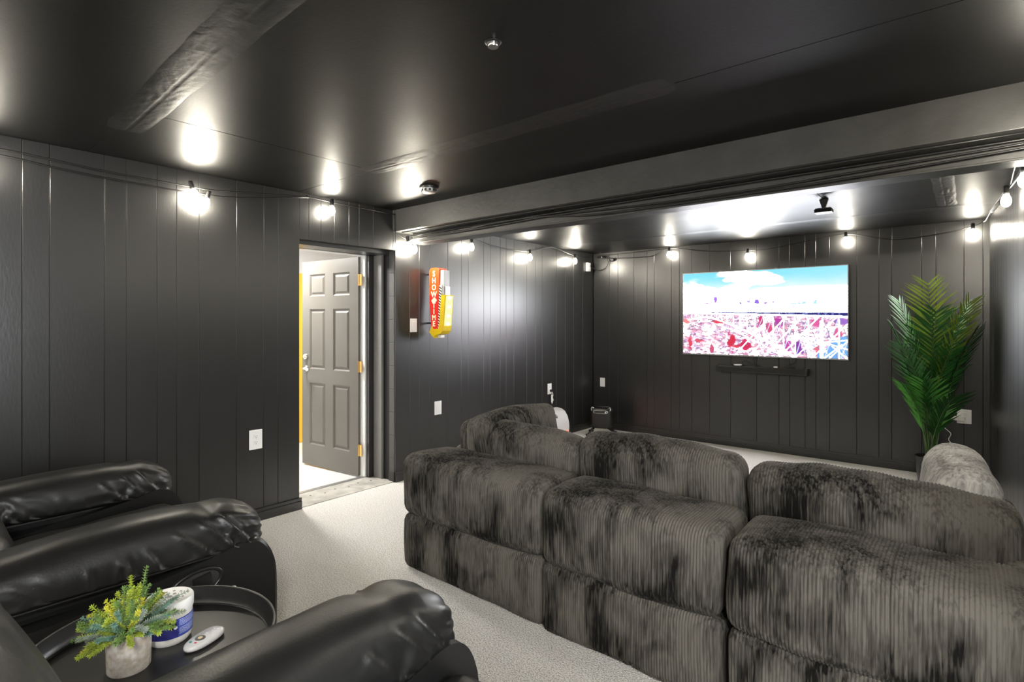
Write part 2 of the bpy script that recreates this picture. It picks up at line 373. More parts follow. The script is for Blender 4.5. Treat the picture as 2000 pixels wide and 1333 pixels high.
# hall door, six raised panels, hinged on the right and swung into the hall
door = struct(link('door_2', None, None, (-4.165, 2.905, 0), (0, 0, math.radians(185.4))), 'taupe six panel door standing open into the hall')
DW, DH = .81, 1.955
st = [0, .115, .345, .465, .695, DW]; zz = [.012, .21, .80, .93, 1.50, 1.62, 1.83, DH]
m = MB()
for a, b in ((0, .115), (.345, .465), (.695, DW)): m.box(a, b, -.02, .02, .012, DH)
for a, b in ((.012, .21), (.80, .93), (1.50, 1.62), (1.83, DH)):
    for x0, x1 in ((.115, .345), (.465, .695)): m.box(x0, x1, -.02, .02, a, b)
m.build('frame', 'door_paint', door)
for x0, x1 in ((.115, .345), (.465, .695)):
    for a, b in ((.21, .80), (.93, 1.50), (1.62, 1.83)):
        q = MB(); q.box(x0, x1, -.008, .008, a, b)
        for sgn in (1, -1):
            e = .038; f = .022
            o_ = [(x0 + f, a + f), (x1 - f, a + f), (x1 - f, b - f), (x0 + f, b - f)]; i_ = [(x0 + e, a + e), (x1 - e, a + e), (x1 - e, b - e), (x0 + e, b - e)]
            q.add([(x, sgn * .008, z_) for x, z_ in o_] + [(x, sgn * .017, z_) for x, z_ in i_], [(0, 1, 5, 4), (1, 2, 6, 5), (2, 3, 7, 6), (3, 0, 4, 7), (4, 5, 6, 7)])
            o2 = [(x0, a), (x1, a), (x1, b), (x0, b)]; e2 = .014; i2 = [(x0 + e2, a + e2), (x1 - e2, a + e2), (x1 - e2, b - e2), (x0 + e2, b - e2)]
            q.add([(x, sgn * .021, z_) for x, z_ in o2] + [(x, sgn * .009, z_) for x, z_ in i2], [(0, 1, 5, 4), (1, 2, 6, 5), (2, 3, 7, 6), (3, 0, 4, 7)])
        q.build('panel', 'door_paint', door)
for z_ in (.24, .98, 1.75):
    h = MB().tube([(-.012, .022, z_ - .05), (-.012, .022, z_ + .05)], .008, 10).box(-.012, .0, -.018, .02, z_ - .05, z_ + .05).build('hinge', 'brass', door)
    MB().box(-.05, -.014, .019, .023, z_ - .05, z_ + .05).build('leaf', 'brass', h)
for sgn in (1, -1):
    d = MB().lathe([(0, 0), (.028, 0), (.030, .006), (.024, .022), (.012, .028), (0, .028)], 20, (.745, 0, 1.045), 'y')
    for i, p in enumerate(d.v): d.v[i] = (p[0], sgn * (.02 + p[1]), p[2])
    d.build('deadbolt', 'chrome', door, True)
    d = MB().lathe([(0, 0), (.030, 0), (.031, .006), (.012, .012), (.011, .035), (0, .036)], 20, (.745, 0, .93), 'y').tube([(.745, .045, .93), (.70, .05, .93), (.64, .05, .925)], .009, 10)
    for i, p in enumerate(d.v): d.v[i] = (p[0], sgn * (.02 + p[1] * 1.0), p[2])
    d.build('lever_handle', 'chrome', door, True)
MB().box(DW, DW + .002, -.012, .012, .90, .96).build('latch', 'brass', door)
MB().cbox(-4.222, -4.211, DY1 - .082, DY1 - .058, 1.5, 1.58, .001).build('strike', 'brass', fr)
# the hall behind
hf = struct(MB().box(-5.95, -4.05, .9, 4.3, -.06, -.002).build('floor_hall', 'hall_floor'), 'pale glossy hall floor beyond the doorway')
struct(MB().box(-6.0, -5.9, .9, 4.3, 0, 2.36).build('wall_hall_far', 'hall_white')); struct(MB().box(-6.0, -4.09, 4.3, 4.4, 0, 2.36).build('wall_hall_end', 'hall_white'))
struct(MB().box(-6.0, -4.09, .8, .9, 0, 2.36).build('wall_hall_near', 'hall_white')); struct(MB().box(-4.12, -4.0912, .9, DY0 - .02, 0, 2.36).box(-4.12, -4.0912, DY1 - .05, 4.3, 0, 2.36).box(-4.12, -4.0912, DY0 - .02, DY1 - .05, DZ, 2.36).build('wall_hall_inner', 'hall_white'))
struct(MB().box(-6.0, -4.09, .8, 4.4, 2.36, 2.42).build('ceiling_hall', 'hall_white'))
yd = struct(MB().cbox(-5.9, -5.86, 2.9, 3.7, .0, 1.93, .004).build('door_3', 'yellow_door'), 'bright yellow door at the far side of the hall')
for a, b in ((.2, .85), (1.0, 1.75)):
    for y0 in (3.0, 3.37): MB().cbox(-5.862, -5.85, y0, y0 + .24, a, b, .005).build('panel', 'yellow_door', yd)
hl = thing('added_hall_lamp', 'added unseen ceiling lamp lighting the hallway behind the door', 'lamp', (-5.0, 2.35, 2.36))  # added lamp, out of view, to brighten hall and doorway
MB().lathe([(0, 0), (.17, 0), (.17, -.02), (.16, -.03)], 32).build('base', 'dull_metal', hl, True)
MB().lathe([(.16, -.03), (.14, -.055), (.08, -.07), (0, -.075)], 32).build('diffuser', 'added_lamp_glass', hl, True)
la = bpy.data.lights.new('added_hall_lamp_light', 'AREA'); la.shape = 'DISK'; la.size = .3; la.energy = HALL_FILL; la.color = (1, .98, .95)
lo = link('added_lamp_light', la, hl, (0, 0, -.085))
cl_ = thing('added_ceiling_lamp', 'added unseen ceiling lamp behind the recliners', 'lamp', (.75, -.65, ZC))  # added lamp, out of view, to lift the near carpet
MB().lathe([(0, 0), (.17, 0), (.17, -.02), (.16, -.03)], 32).build('base', 'dull_metal', cl_, True)
MB().lathe([(.16, -.03), (.14, -.055), (.08, -.07), (0, -.075)], 32).build('diffuser', 'added_lamp_glass', cl_, True)
lb = bpy.data.lights.new('added_ceiling_lamp_light', 'AREA'); lb.shape = 'DISK'; lb.size = .3; lb.energy = LAMP_FILL; lb.color = (1, .97, .92)
link('added_lamp_light', lb, cl_, (0, 0, -.085))

# ================================================================== STRING LIGHTS
def bulb_part(parent, p, tilt=0., ax=0.):
    """socket hanging from the cord with its bulb below; p = bulb centre"""
    s_ = MB().lathe([(0, .088), (.011, .088), (.0135, .08), (.0145, .05), (.0135, .036), (0, .036)], 14).build('socket', 'socket_black', parent, True, p, (tilt, ax, 0))
    MB().lathe([(0, -.036), (.008, -.034), (.017, -.026), (.0235, -.012), (.0245, 0), (.021, .016), (.0145, .032), (.012, .04)], 16).build('bulb', 'bulb_glass', s_, True)
XC = XL + .04
sl = thing('string_lights', 'black cord of glowing bulbs along the left wall', 'string lights', (XL, 2.1, 2.3))
def world_part(mb, name, m_, parent, smooth=True):
    o = mb.build(name, m_, parent, smooth); o.location = -Vector(parent.location); return o
def strand(parent, pts, r=.0045): return world_part(MB().tube(smoothpath(pts, 6), r, 8), 'cord', 'cable_black', parent)
c1 = [(-1.3, 2.25), (-.6, 2.24), (0, 2.25), (.49, 2.252), (.68, 2.246), (.92, 2.233), (1.18, 2.23), (1.39, 2.229), (1.51, 2.232), (1.89, 2.272), (2.16, 2.301), (2.37, 2.297), (2.98, 2.293)]
c2 = [(-1.3, 2.21), (-.6, 2.2), (.0, 2.22), (.49, 2.221), (.68, 2.207), (.92, 2.196), (1.29, 2.191), (1.44, 2.195), (1.64, 2.208), (2.16, 2.298)]
c3 = [(2.955, 2.30), (2.958, 2.17), (3.0, 2.13), (3.15, 2.085), (3.36, 2.10), (3.9, 2.19), (4.2, 2.165), (4.55, 2.15), (4.84, 2.17), (5.26, 2.25), (5.72, 2.20), (6.14, 2.212)]
for c in (c1, c2): strand(sl, [(XC, y, z) for y, z in c])
strand(sl, [(XC, y, z) for y, z in c3])
def relp(parent, p): return Vector(p) - Vector(parent.location)
for y, z, t in [(-1.0, 2.16, 0), (-.3, 2.15, 0), (.40, 2.16, 0), (1.384, 2.175, .3), (1.445, 2.13, -.3), (2.349, 2.226, 0), (3.10, 2.035, .25), (3.16, 2.01, -.2), (3.882, 2.108, 0), (4.812, 2.09, 0), (5.718, 2.125, 0)]:
    bulb_part(sl, relp(sl, (XL + .062, y, z)), t)
s2 = thing('string_lights', 'black cord of glowing bulbs strung above the television', 'string lights', (-1.5, YB, 2.2))
cb = [(-3.72, 2.217), (-3.53, 2.19), (-2.97, 2.175), (-2.73, 2.25), (-2.28, 2.18), (-1.84, 2.15), (-1.63, 2.15), (-1.33, 2.19), (-.92, 2.235), (-.63, 2.165), (-.44, 2.145), (-.14, 2.172), (.05, 2.21), (.115, 2.25)]
strand(s2, [(x, YB - .04, z) for x, z in cb])
strand(s2, [(x, YB - .03, z) for x, z in [(-3.7, 2.24), (-3.4, 2.235), (-3.0, 2.245), (-2.7, 2.255)]], .003)
for x, z in [(-2.717, 2.172), (-1.829, 2.08), (-.913, 2.165), (.035, 2.143)]: bulb_part(s2, relp(s2, (x, YB - .062, z)))
s3 = thing('string_lights', 'black cord of glowing bulbs along the right hand wall', 'string lights', (.2, 4.0, 2.2))
sy = lambda Y: (YB - Y) / abs(rd.y)
def rp(Y, z, off=.045): q = rw(sy(Y), off); return (q.x, q.y, z)
strand(s3, [rp(6.18, 2.235), rp(5.9, 2.21), rp(5.3, 2.215), rp(4.6, 2.19), rp(4.3, 2.16), rp(3.6, 2.13), rp(3.4, 2.11), rp(2.8, 2.15), rp(2.1, 2.16), rp(1.7, 2.2)])
strand(s3, [rp(4.3, 2.16), rp(4.0, 2.24), rp(3.5, 2.25), rp(3.3, 2.2)], .004)
for Y, z in [(4.3, 2.085), (3.55, 2.05), (2.75, 2.07), (2.1, 2.08)]:
    bulb_part(s3, relp(s3, rp(Y, z, .062)))
world_part(MB().tube(smoothpath([rp(5.25, 2.235, .02), rp(5.2, 2.2, .04), rp(5.35, 2.19, .05)], 4), .012, 8), 'clip', 'cord_white', s3)
s4 = thing('string_lights', 'added unseen cord of glowing bulbs on the wall behind the chairs', 'string lights', (-1.5, YR, 2.2))  # extra strand added out of view for more light on the near half
strand(s4, [(x, YR + .04, 2.22 + .03 * math.sin(x * 5)) for x in np.linspace(-3.7, 1.2, 24)])
for x in (-3.4, -2.8, -2.2, -1.6, -1., -.4, .2, .8): bulb_part(s4, relp(s4, (x, YR + .062, 2.12)))
for y, z in ((2.16, 2.303), (2.975, 2.30)): world_part(MB().lathe([(.008, -.004), (.012, 0), (.008, .004)], 10, (XC, y, z), 'x'), 'hook', 'chrome', sl)

# cables along the beam
def cable(label, pts, r=.006, m_='cable_painted'):
    o = MB().tube(smoothpath(pts, 5), r, 8).build('cable', m_, None, True); return tag(o, label, 'cable', 'cables under the beam')
yb = BY1 - .02
cable('thick black cable hugging the top of the beam groove', [(XL + .07, yb, 2.125), (-3, yb, 2.132), (-2, yb, 2.135), (-1, yb, 2.138), (-.3, yb, 2.14), (.28, yb, 2.142)], .007)
cable('glossy black cable sagging mid way under the beam', [(XL + .07, yb, 2.10), (-2.9, yb - .004, 2.105), (-2.2, yb - .005, 2.118), (-1.5, yb - .005, 2.098), (-.9, yb - .005, 2.095), (-.3, yb, 2.112), (.28, yb, 2.125)], .0055)
cable('lowest black cable drooping along the beam flange', [(XL + .07, yb - .012, 2.085), (-3.1, yb - .012, 2.115), (-2.4, yb - .016, 2.125), (-1.9, yb - .018, 2.083), (-1.2, yb - .016, 2.076), (-.5, yb - .014, 2.080), (.0, yb - .012, 2.095), (.28, yb - .012, 2.105)], .005)
cable('thin cable stapled along the beam fascia underside', [(XL + .07, BY0 + .05, 2.144), (-2, BY0 + .05, 2.144), (.3, BY0 + .05, 2.144)], .005, 'cable_black')

# ================================================================== TELEVISION
TX0, TX1, TZ0, TZ1 = -2.55, -.889, 1.003, 1.938; TY = YB - .06
tv = thing('television', 'large wall mounted television showing a steel bridge over red cliffs', 'television', ((TX0 + TX1) / 2, YB, 1.47))
def tvp(mb, n, m_): return world_part(mb, n, m_, tv, False)
tvp(MB().cbox(TX0, TX1, TY, TY + .035, TZ0, TZ1, .003), 'housing', 'tv_back')
tvp(MB().box(TX0 + .4, TX1 - .4, TY + .035, YB - .001, 1.2, 1.7), 'mount', 'tv_back')
bz = MB(); e = .008; yf = TY - .004
bz.box(TX0, TX1, yf, TY, TZ1 - e, TZ1).box(TX0, TX1, yf, TY, TZ0, TZ0 + e * 1.8).box(TX0, TX0 + e, yf, TY, TZ0 + e * 1.8, TZ1 - e).box(TX1 - e, TX1, yf, TY, TZ0 + e * 1.8, TZ1 - e)
tvp(bz, 'bezel', 'tv_bezel')
def tv_picture(W, H):
    u, v = np.meshgrid((np.arange(W) + .5) / W, (np.arange(H) + .5) / H); img = np.ones((H, W, 3))
    g = np.random.default_rng(3)
    def fbm(s, seed, sx=1., sy=1., octs=5):
        g2 = np.random.default_rng(seed); o = np.zeros_like(u); a = 1.; tot = 0
        for k in range(octs):
            n = int(s * 2 ** k) + 2; lat = g2.random((n + 2, n + 2)); x = u * n * sx % n; y = v * n * sy % n
            xi = x.astype(int); yi = y.astype(int); fx = x - xi; fy = y - yi; fx = fx * fx * (3 - 2 * fx); fy = fy * fy * (3 - 2 * fy)
            o += a * ((lat[yi, xi] * (1 - fx) + lat[yi, xi + 1] * fx) * (1 - fy) + (lat[yi + 1, xi] * (1 - fx) + lat[yi + 1, xi + 1] * fx) * fy); tot += a; a *= .55
        return o / tot
    def mix(maskv, col):
        k = np.clip(maskv, 0, 1)[..., None]; img[:] = img * (1 - k) + np.array(col) * k
    sm = lambda a, b, x: np.clip((x - a) / (b - a), 0, 1) ** 2 * (3 - 2 * np.clip((x - a) / (b - a), 0, 1))
    n0 = fbm(5, 71)
    # sky, deeper cyan at the upper left, broken by clouds
    sky = np.array([.45, .84, .94]); img[:] = sky
    mix(.6 * sm(.2, 1, u), (.66, .90, .96)); mix(sm(.02, .30, v + .08 * (n0 - .5)) * .95, (.95, .965, 1))
    n = fbm(4, 11, 1, 1.4)
    def blob(cx, cy, rx, ry): return np.exp(-(((u - cx) / rx) ** 2 + ((v - cy) / ry) ** 2))
    cl = blob(.33, .03, .2, .05) + blob(.5, .03, .1, .06) + blob(.46, .1, .16, .045) + blob(.52, .15, .12, .035) + blob(.06, .2, .16, .08) + blob(1., .27, .14, .1) + blob(.3, .1, .03, .02) + blob(.4, .2, .06, .03)
    mix(sm(.42, .72, cl * .9 + (n - .5) * 2.2), (1, 1, 1)); mix(sm(.3, .43, v), (1, .985, 1))
    # far mesas
    for cx, cy, wx, hy, c in [(.225, .335, .013, .045, (.62, .42, .85)), (.165, .375, .02, .012, (.78, .55, .85)), (.49, .37, .02, .028, (.55, .4, .85)), (.39, .38, .012, .014, (.6, .5, .75)), (.545, .385, .012, .02, (.7, .5, .85)), (.59, .375, .006, .015, (.6, .5, .8)), (.44, .365, .012, .014, (.75, .65, .9))]:
        mix((np.abs(u - cx) < wx * (.4 + .9 * fbm(40, 5))) * (np.abs(v - cy) < hy * (.3 + 1.1 * fbm(46, 6))) * 1., c)
    mix((u > .68) * (u < .88) * (v > .365 + .03 * np.abs(u - .83) / .15) * (v < .405) * (fbm(50, 9, 1, .2) > .45) * .75, (.55, .86, .9))
    hz = .405 + .02 * u; mix((np.abs(v - hz - .015) < .006) * (fbm(14, 8, 1, .1) > .5) * .6, (.85, .72, .88))
    # cliffs
    deck = lambda x: .478 + .045 * x
    low = sm(0, .012, v - deck(u) - .02); r1 = fbm(10, 21); r2 = fbm(30, 22); r3 = fbm(9, 23, 1, .5)
    r4 = fbm(55, 61); r5_ = fbm(24, 62, 1, 2.)
    mix(low, (.95, .83, .91)); mix(low * sm(.50, .58, r1) * .7, (.97, .70, .78)); mix(low * sm(.52, .60, r2) * .6, (.80, .68, .88)); mix(low * sm(.54, .60, r3) * .7, (.96, .90, .86)); mix(low * sm(.53, .60, r4) * .7, (.98, .94, .99)); mix(low * sm(.56, .62, r5_) * .6, (.86, .48, .62)); mix(low * sm(.60, .66, fbm(70, 63)) * .7, (.50, .42, .60))
    for cx, cy, wx, wy, c in [(.24, .60, .03, .03, (.88, .22, .33)), (.33, .84, .02, .07, (.80, .10, .25)), (.36, .9, .03, .02, (.85, .2, .3)), (.42, .87, .03, .06, (.78, .10, .32)), (.05, .87, .012, .07, (.85, .25, .35)), (.11, .84, .03, .02, (.85, .3, .4)), (.52, .60, .02, .05, (.80, .15, .40)), (.62, .60, .03, .05, (.70, .20, .60)), (.56, .68, .02, .04, (.85, .25, .45)), (.67, .86, .022, .05, (.75, .25, .62)), (.74, .9, .018, .06, (.50, .18, .62)), (.84, .62, .03, .04, (.85, .35, .60)), (.95, .73, .02, .05, (.85, .35, .55)), (.85, .92, .02, .05, (.92, .4, .5)), (.97, .6, .03, .03, (.6, .4, .8)), (.2, .93, .01, .05, (.8, .3, .45)), (.02, .6, .02, .02, (.9, .5, .5))]:
        mix(low * sm(.35, .6, blob(cx, cy, wx * 1.3, wy * 1.3) + (r2 - .5) * 1.3), c)
    mix(low * sm(.665, .70, fbm(60, 31)) * .8, (.45, .40, .50))
    mix(sm(.62, .72, u * .75 + (v - .8) * 1.2) * (v > .86 - .1 * (u > .9)) * (r1 > .36) * (u > .84), (.42, .66, .92))
    # bridge: dark deck, arch and lattice of white steel
    def seg(x0, y0, x1, y1, wd, c, al=1.):
        dx, dy = (x1 - x0) * 1.777, y1 - y0; px_, py_ = (u - x0) * 1.777, v - y0; t = np.clip((px_ * dx + py_ * dy) / (dx * dx + dy * dy), 0, 1)
        d = np.hypot(px_ - t * dx, py_ - t * dy); mix((1 - sm(wd * .6, wd * 1.3, d)) * al, c)
    arch = lambda x: .545 + 1.0 * (x - .175) ** 2 * (2.0 + 0 * x) if x < .175 else .545 + .95 * (x - .175) ** 1.05 * (.62 + .55 * (x - .175))
    xs = np.linspace(.035, .72, 40)
    W_ = (.95, .97, 1.)
    k = .05
    posts = []
    x = .06
    while x < 1.05: posts.append(x); x += .022 + .075 * min(1, x) ** 1.2
    def below(x): return min(arch(x), 1.05)
    for a, b in zip(posts[:-1], posts[1:]):
        wd = .003 + .006 * a
        seg(a, deck(a) + .02, a, below(a), wd, W_, .9); seg(b, deck(b) + .03, a, below(a), wd * .9, (.82, .88, 1.), .9)
        seg(a, deck(a) + .03, b, below(b), wd * .6, (.55, .52, .66), .55)
    for a in np.linspace(.45, 1.0, 7):
        seg(a + .12, deck(a) + .05, a - .12, 1.05, .006, W_, .95); seg(a, .62 + .1 * a, a + .1, 1.02, .004, (.9, .93, 1), .8)
    for a, b in zip(xs[:-1], xs[1:]): seg(a, arch(a), b, arch(b), .006 + .012 * a, W_); seg(a, arch(a) + .045 + .05 * a, b, arch(b) + .045 + .05 * b, .004 + .006 * a, (.88, .92, 1.), .85)
    seg(.0, .705, .13, .70, .003, (.4, .38, .45)); seg(.03, .70, .12, .58, .004, (.4, .42, .5), .8)
    seg(.80, .85, 1.0, .80, .006, W_); seg(.86, .82, 1.0, .90, .006, W_); seg(.88, 1.0, .97, .85, .006, W_); seg(.92, .87, 1., 1., .006, W_); seg(.86, .6, .86, 1., .012, W_)
    th_ = .010 + .028 * u ** 1.3; dk = deck(u)
    mix((u > .02) * (np.abs(v - dk) < th_ * .5), (.30, .33, .60)); mix((u > .35) * (np.abs(v - dk) < th_ * .3), (.06, .05, .42)); mix((np.abs(v - dk) < th_ * .5) * (fbm(70, 44, 1, .05) > .56) * .5, (.75, .8, .95))
    mix((u > .0) * (v < dk - th_ * .5) * (v > dk - th_ * .5 - .03) * .8, (.98, .97, 1)); mix((v > dk + th_ * .5) * (v < dk + th_ * .5 + .008 + .012 * u), W_)
    return np.clip(img, 0, 1)
W, H = 420, 236
img = tv_picture(W, H); img = np.clip(img, 0, 1) ** 2.2; img = img * (1 + 44. * np.clip((img.min(2, keepdims=True) - .66) / .34, 0, 1) ** 1.3)   # highlights of the picture far outshine its colours
gx, gz = np.meshgrid(np.linspace(TX0 + e, TX1 - e, W + 1), np.linspace(TZ1 - e, TZ0 + e * 1.8, H + 1))
V = np.stack([gx.ravel(), np.full(gx.size, TY - .002), gz.ravel()], 1) - np.array(tv.location)
ii, jj = np.meshgrid(np.arange(W), np.arange(H)); b0 = (jj * (W + 1) + ii).ravel()
F = np.stack([b0, b0 + W + 1, b0 + W + 2, b0 + 1], 1)
ms = bpy.data.materials.new('tv_picture'); ms.use_nodes = True; nt = ms.node_tree; bs = nt.nodes['Principled BSDF']
at = nt.nodes.new('ShaderNodeAttribute'); at.attribute_name = 'picture'
bs.inputs['Base Color'].default_value = (.01, .01, .01, 1); bs.inputs['Roughness'].default_value = .4; bs.inputs['Emission Strength'].default_value = SCREEN
nt.links.new(at.outputs['Color'], bs.inputs['Emission Color']); M['tv_picture'] = ms
scr = mesh_np('screen', V, F, 'tv_picture', tv, False)
ca = scr.data.color_attributes.new('picture', 'FLOAT_COLOR', 'CORNER')
cc = np.ones((W * H, 4, 4), np.float32); cc[:, :, :3] = img.reshape(-1, 1, 3); ca.data.foreach_set('color', cc.ravel())

# soundbar with gadgets on top
sb = thing('soundbar', 'long black soundbar on the wall under the television', 'soundbar', (-1.70, YB - .06, .865))
MB().cbox(-.455, .455, -.045, .045, -.034, .034, .010).build('body', 'black_plastic', sb)
for x in (-.447, .447): MB().cbox(x - .010, x + .010, -.047, .047, -.036, .036, .006).build('end_cap', 'tv_back', sb)
for x in (-.3, .3): MB().box(x - .02, x + .02, .045, .0595, -.02, .05).build('bracket', 'black_plastic', sb)
g_ = thing('white_dish', 'small white oval gadget lying on the left of the soundbar', 'gadget', (-1.93, YB - .06, .899))
m = MB().lathe([(0, 0), (.03, 0), (.042, .008), (.045, .016), (.04, .017), (.03, .010), (0, .009)], 24); m.build('shell', 'plate_white', g_, True)
MB().lathe([(0, .010), (.02, .0105), (.021, .0095)], 16).build('button', 'remote_white', g_, True)
g_ = thing('white_adapter', 'tiny white adapter on the right half of the soundbar', 'gadget', (-1.545, YB - .07, .899))
MB().cbox(-.018, .018, -.012, .012, 0, .012, .002).build('body', 'plate_white', g_); MB().cbox(.018, .024, -.006, .006, .003, .009, .001).build('tip', 'dull_metal', g_)
def wire(name, label, pts, r=.003, m_='cable_black', cat='cable'):
    return tag(MB().tube(smoothpath(pts, 6), r, 7).build(name, m_, None, True), label, cat)
wire('tv_cable', 'looping black cable between television and soundbar, left one', [(-1.78, YB - .03, 1.005), (-1.77, YB - .03, .93), (-1.72, YB - .04, .905), (-1.80, YB - .04, .925), (-1.85, YB - .04, .955), (-1.89, YB - .04, .94), (-1.89, YB - .05, .905)])
wire('tv_cable', 'short slanting black cable between television and soundbar, right one', [(-1.36, YB - .03, 1.005), (-1.37, YB - .03, .96), (-1.42, YB - .04, .93), (-1.47, YB - .045, .903)])

# ================================================================== OUTLETS AND SWITCHES
def outlet(label, loc, rz, kind='duplex', w_=.072, h_=.115):
    """local: faces -Y; plate in XZ"""
    t = thing({'duplex': 'wall_outlet', 'switch': 'light_switch', 'blank': 'wall_plate'}[kind], label, {'duplex': 'outlet', 'switch': 'switch', 'blank': 'wall plate'}[kind], loc, rz)
    MB().cbox(-w_ / 2, w_ / 2, -.006, 0, -h_ / 2, h_ / 2, .0025).build('plate', 'plate_white', t)
    if kind == 'duplex':
        for z_ in (.021, -.021):
            r_ = MB().cbox(-.017, .017, -.008, -.004, z_ - .015, z_ + .015, .0018).build('receptacle', 'plate_white', t)
            for x_ in (-.006, .006): MB().box(x_ - .001, x_ + .001, -.0084, -.0078, z_ - .001, z_ + .007).build('slot', 'slot', r_)
            MB().lathe([(0, -.0084), (.0028, -.0084), (.0028, -.0078)], 10, (0, 0, z_ - .008), 'y').build('slot', 'slot', r_)
    elif kind == 'switch':
        MB().cbox(-.0165, .0165, -.0085, -.004, -.033, .033, .0018).build('paddle', 'remote_white', t)
    else:
        MB().cbox(-.0165, .0165, -.0075, -.004, -.033, .033, .0015).build('insert', 'plate_white', t)
    for z_ in (-.048, .048): MB().lathe([(0, -.0068), (.003, -.0066), (.0035, -.0058)], 8, (0, 0, z_), 'y').build('screw', 'plate_white', t)
    return t
LW, BW, RWZ = PI / 2, 0, rang - PI / 2 + PI / 2
outlet('white outlet near the recliner, left of the doorway', (XL, 1.795, .567), LW, 'duplex', .09, .135)
outlet('white light switch in the shadow under the sign', (XL, 3.199, 1.348), LW, 'switch', .075, .12)
outlet('white blank plate low on the wall behind the sofa arm', (XL, 3.493, .58), LW, 'blank', .085, .125)
o = outlet('white outlet with a black plug above the grey heater', (XL, 5.263, .589), LW, 'duplex', .075, .125)
outlet('white outlet near the corner above the black heater', (-3.651, YB, .593), BW, 'blank', .07, .115)
outlet('white outlet behind the palm with an adapter plugged in', (-.024, YB, .548), BW, 'duplex', .10, .125)
q = rw(sy(5.6)); outlet('white plate on the right hand wall', (q.x, q.y, .516), rang - PI, 'blank', .07, .125)
p_ = thing('black_plug', 'black plug with a white tag in the outlet above the heater', 'plug', (XL + .008, 5.275, .568))
MB().cbox(0, .028, -.014, .014, -.014, .014, .004).build('body', 'black_plastic', p_)
MB().tube(smoothpath([(.024, 0, -.01), (.028, .01, -.05), (.02, .015, -.07)]), .004, 8).build('cord', 'cord_white', p_, True)
MB().prism([(-.005, -.05), (.012, -.045), (.03, -.10), (.045, -.115), (.03, -.12), (.012, -.155), (-.004, -.13)], 'x', .012, .016).build('tag', 'plate_white', p_)
p_ = thing('power_adapter', 'white power adapter sticking out sideways beside the palm', 'adapter', (-.06, YB - .009, .53))
MB().cbox(-.075, .04, -.032, 0, -.018, .018, .005).build('body', 'jar_white', p_); MB().cbox(-.09, -.074, -.024, -.008, -.009, .009, .003).build('plug_tip', 'jar_white', p_)
wire('charger_cord', 'thin white cord dangling in a tangle beside the palm', [(-.15, YB - .03, .52), (-.15, YB - .03, .46), (-.16, YB - .03, .44), (-.115, YB - .03, .39), (-.13, YB - .03, .335), (-.10, YB - .03, .285), (-.145, YB - .035, .272), (-.10, YB - .04, .24), (-.12, YB - .03, .285), (-.09, YB - .03, .27), (-.085, YB - .03, .2), (-.06, YB - .03, .1), (.0, YB - .05, .03), (.08, YB - .1, .005)], .0035, 'cord_white', 'cord')
# corner devices
sn = thing('motion_sensor', 'small white sensor box high in the far corner', 'sensor', (XL, 6.10, 2.085))
MB().cbox(0, .03, -.035, .035, -.055, .055, .004).build('body', 'plate_white', sn); MB().cbox(.03, .034, -.02, .02, -.03, .0, .001).build('window', 'remote_white', sn)
wire('sensor_wire', 'black wire looping from the corner sensor', [(XL + .03, 6.12, 2.10), (-3.73, 6.2, 2.06), (-3.66, 6.22, 2.05), (-3.58, 6.22, 2.08), (-3.55, 6.22, 2.14), (-3.57, 6.22, 2.20)], .004)
cn = thing('wire_connector', 'black cable joiner hanging in the far corner', 'connector', (-3.62, YB - .03, 2.215))
MB().tube([(-.09, 0, 0), (.03, 0, -.003)], .013, 10).build('body', 'black_plastic', cn, True); MB().tube([(-.03, 0, 0), (-.015, 0, 0)], .016, 10).build('ring', 'dull_metal', cn, True)
MB().tube(smoothpath([(.03, 0, 0), (.08, 0, -.03), (.11, 0, -.065), (.13, 0, -.05)]), .005, 8).build('lead', 'cable_black', cn, True)
MB().cbox(.11, .15, -.012, .012, -.06, -.03, .004).build('plug', 'black_plastic', cn)

# ================================================================== CEILING FITTINGS
sd = thing('smoke_detector', 'round dark smoke detector on the ceiling before the beam', 'smoke detector', (-2.923, 2.611, ZC))
MB().lathe([(0, -.014), (.064, -.014), (.066, -.008), (.066, 0)], 32).build('base', 'black_plastic', sd, True, angle=40)
MB().lathe([(0, -.046), (.03, -.046), (.044, -.042), (.05, -.03), (.05, -.0141)], 32).build('body', 'dull_metal', sd, True, angle=40)
for k in range(10):
    a = k * PI / 5; MB().box(-.008, .008, -.0015, .0015, -.036, -.02).build('vent', 'slot', sd, loc=(.0505 * math.cos(a), .0505 * math.sin(a), 0), rot=(0, 0, a + PI / 2))
hk = thing('ceiling_boss', 'small bright metal cap on the bare dark ceiling', 'ceiling cap', (-1.243, 1.399, ZC))
MB().lathe([(0, -.016), (.018, -.016), (.020, -.012), (.020, 0)], 20).build('cap', 'chrome', hk, True, angle=40); MB().lathe([(.021, -.003), (.028, -.002), (.029, 0)], 20).build('collar', 'black_plastic', hk, True)
pj = thing('ceiling_bracket', 'small black bracket hanging from the ceiling beyond the beam', 'bracket', (-.80, 4.5, ZC2))
MB().prism([(-.03, 0), (.03, 0), (.008, -.075), (-.008, -.075)], 'y', -.01, .01).build('arm', 'beam_paint', pj)
MB().cbox(-.055, .055, -.05, .04, -.10, -.075, .004).build('box', 'black_plastic', pj); MB().cbox(-.05, .05, -.045, .03, -.0745, -.068, .002).build('lid', 'dull_metal', pj)

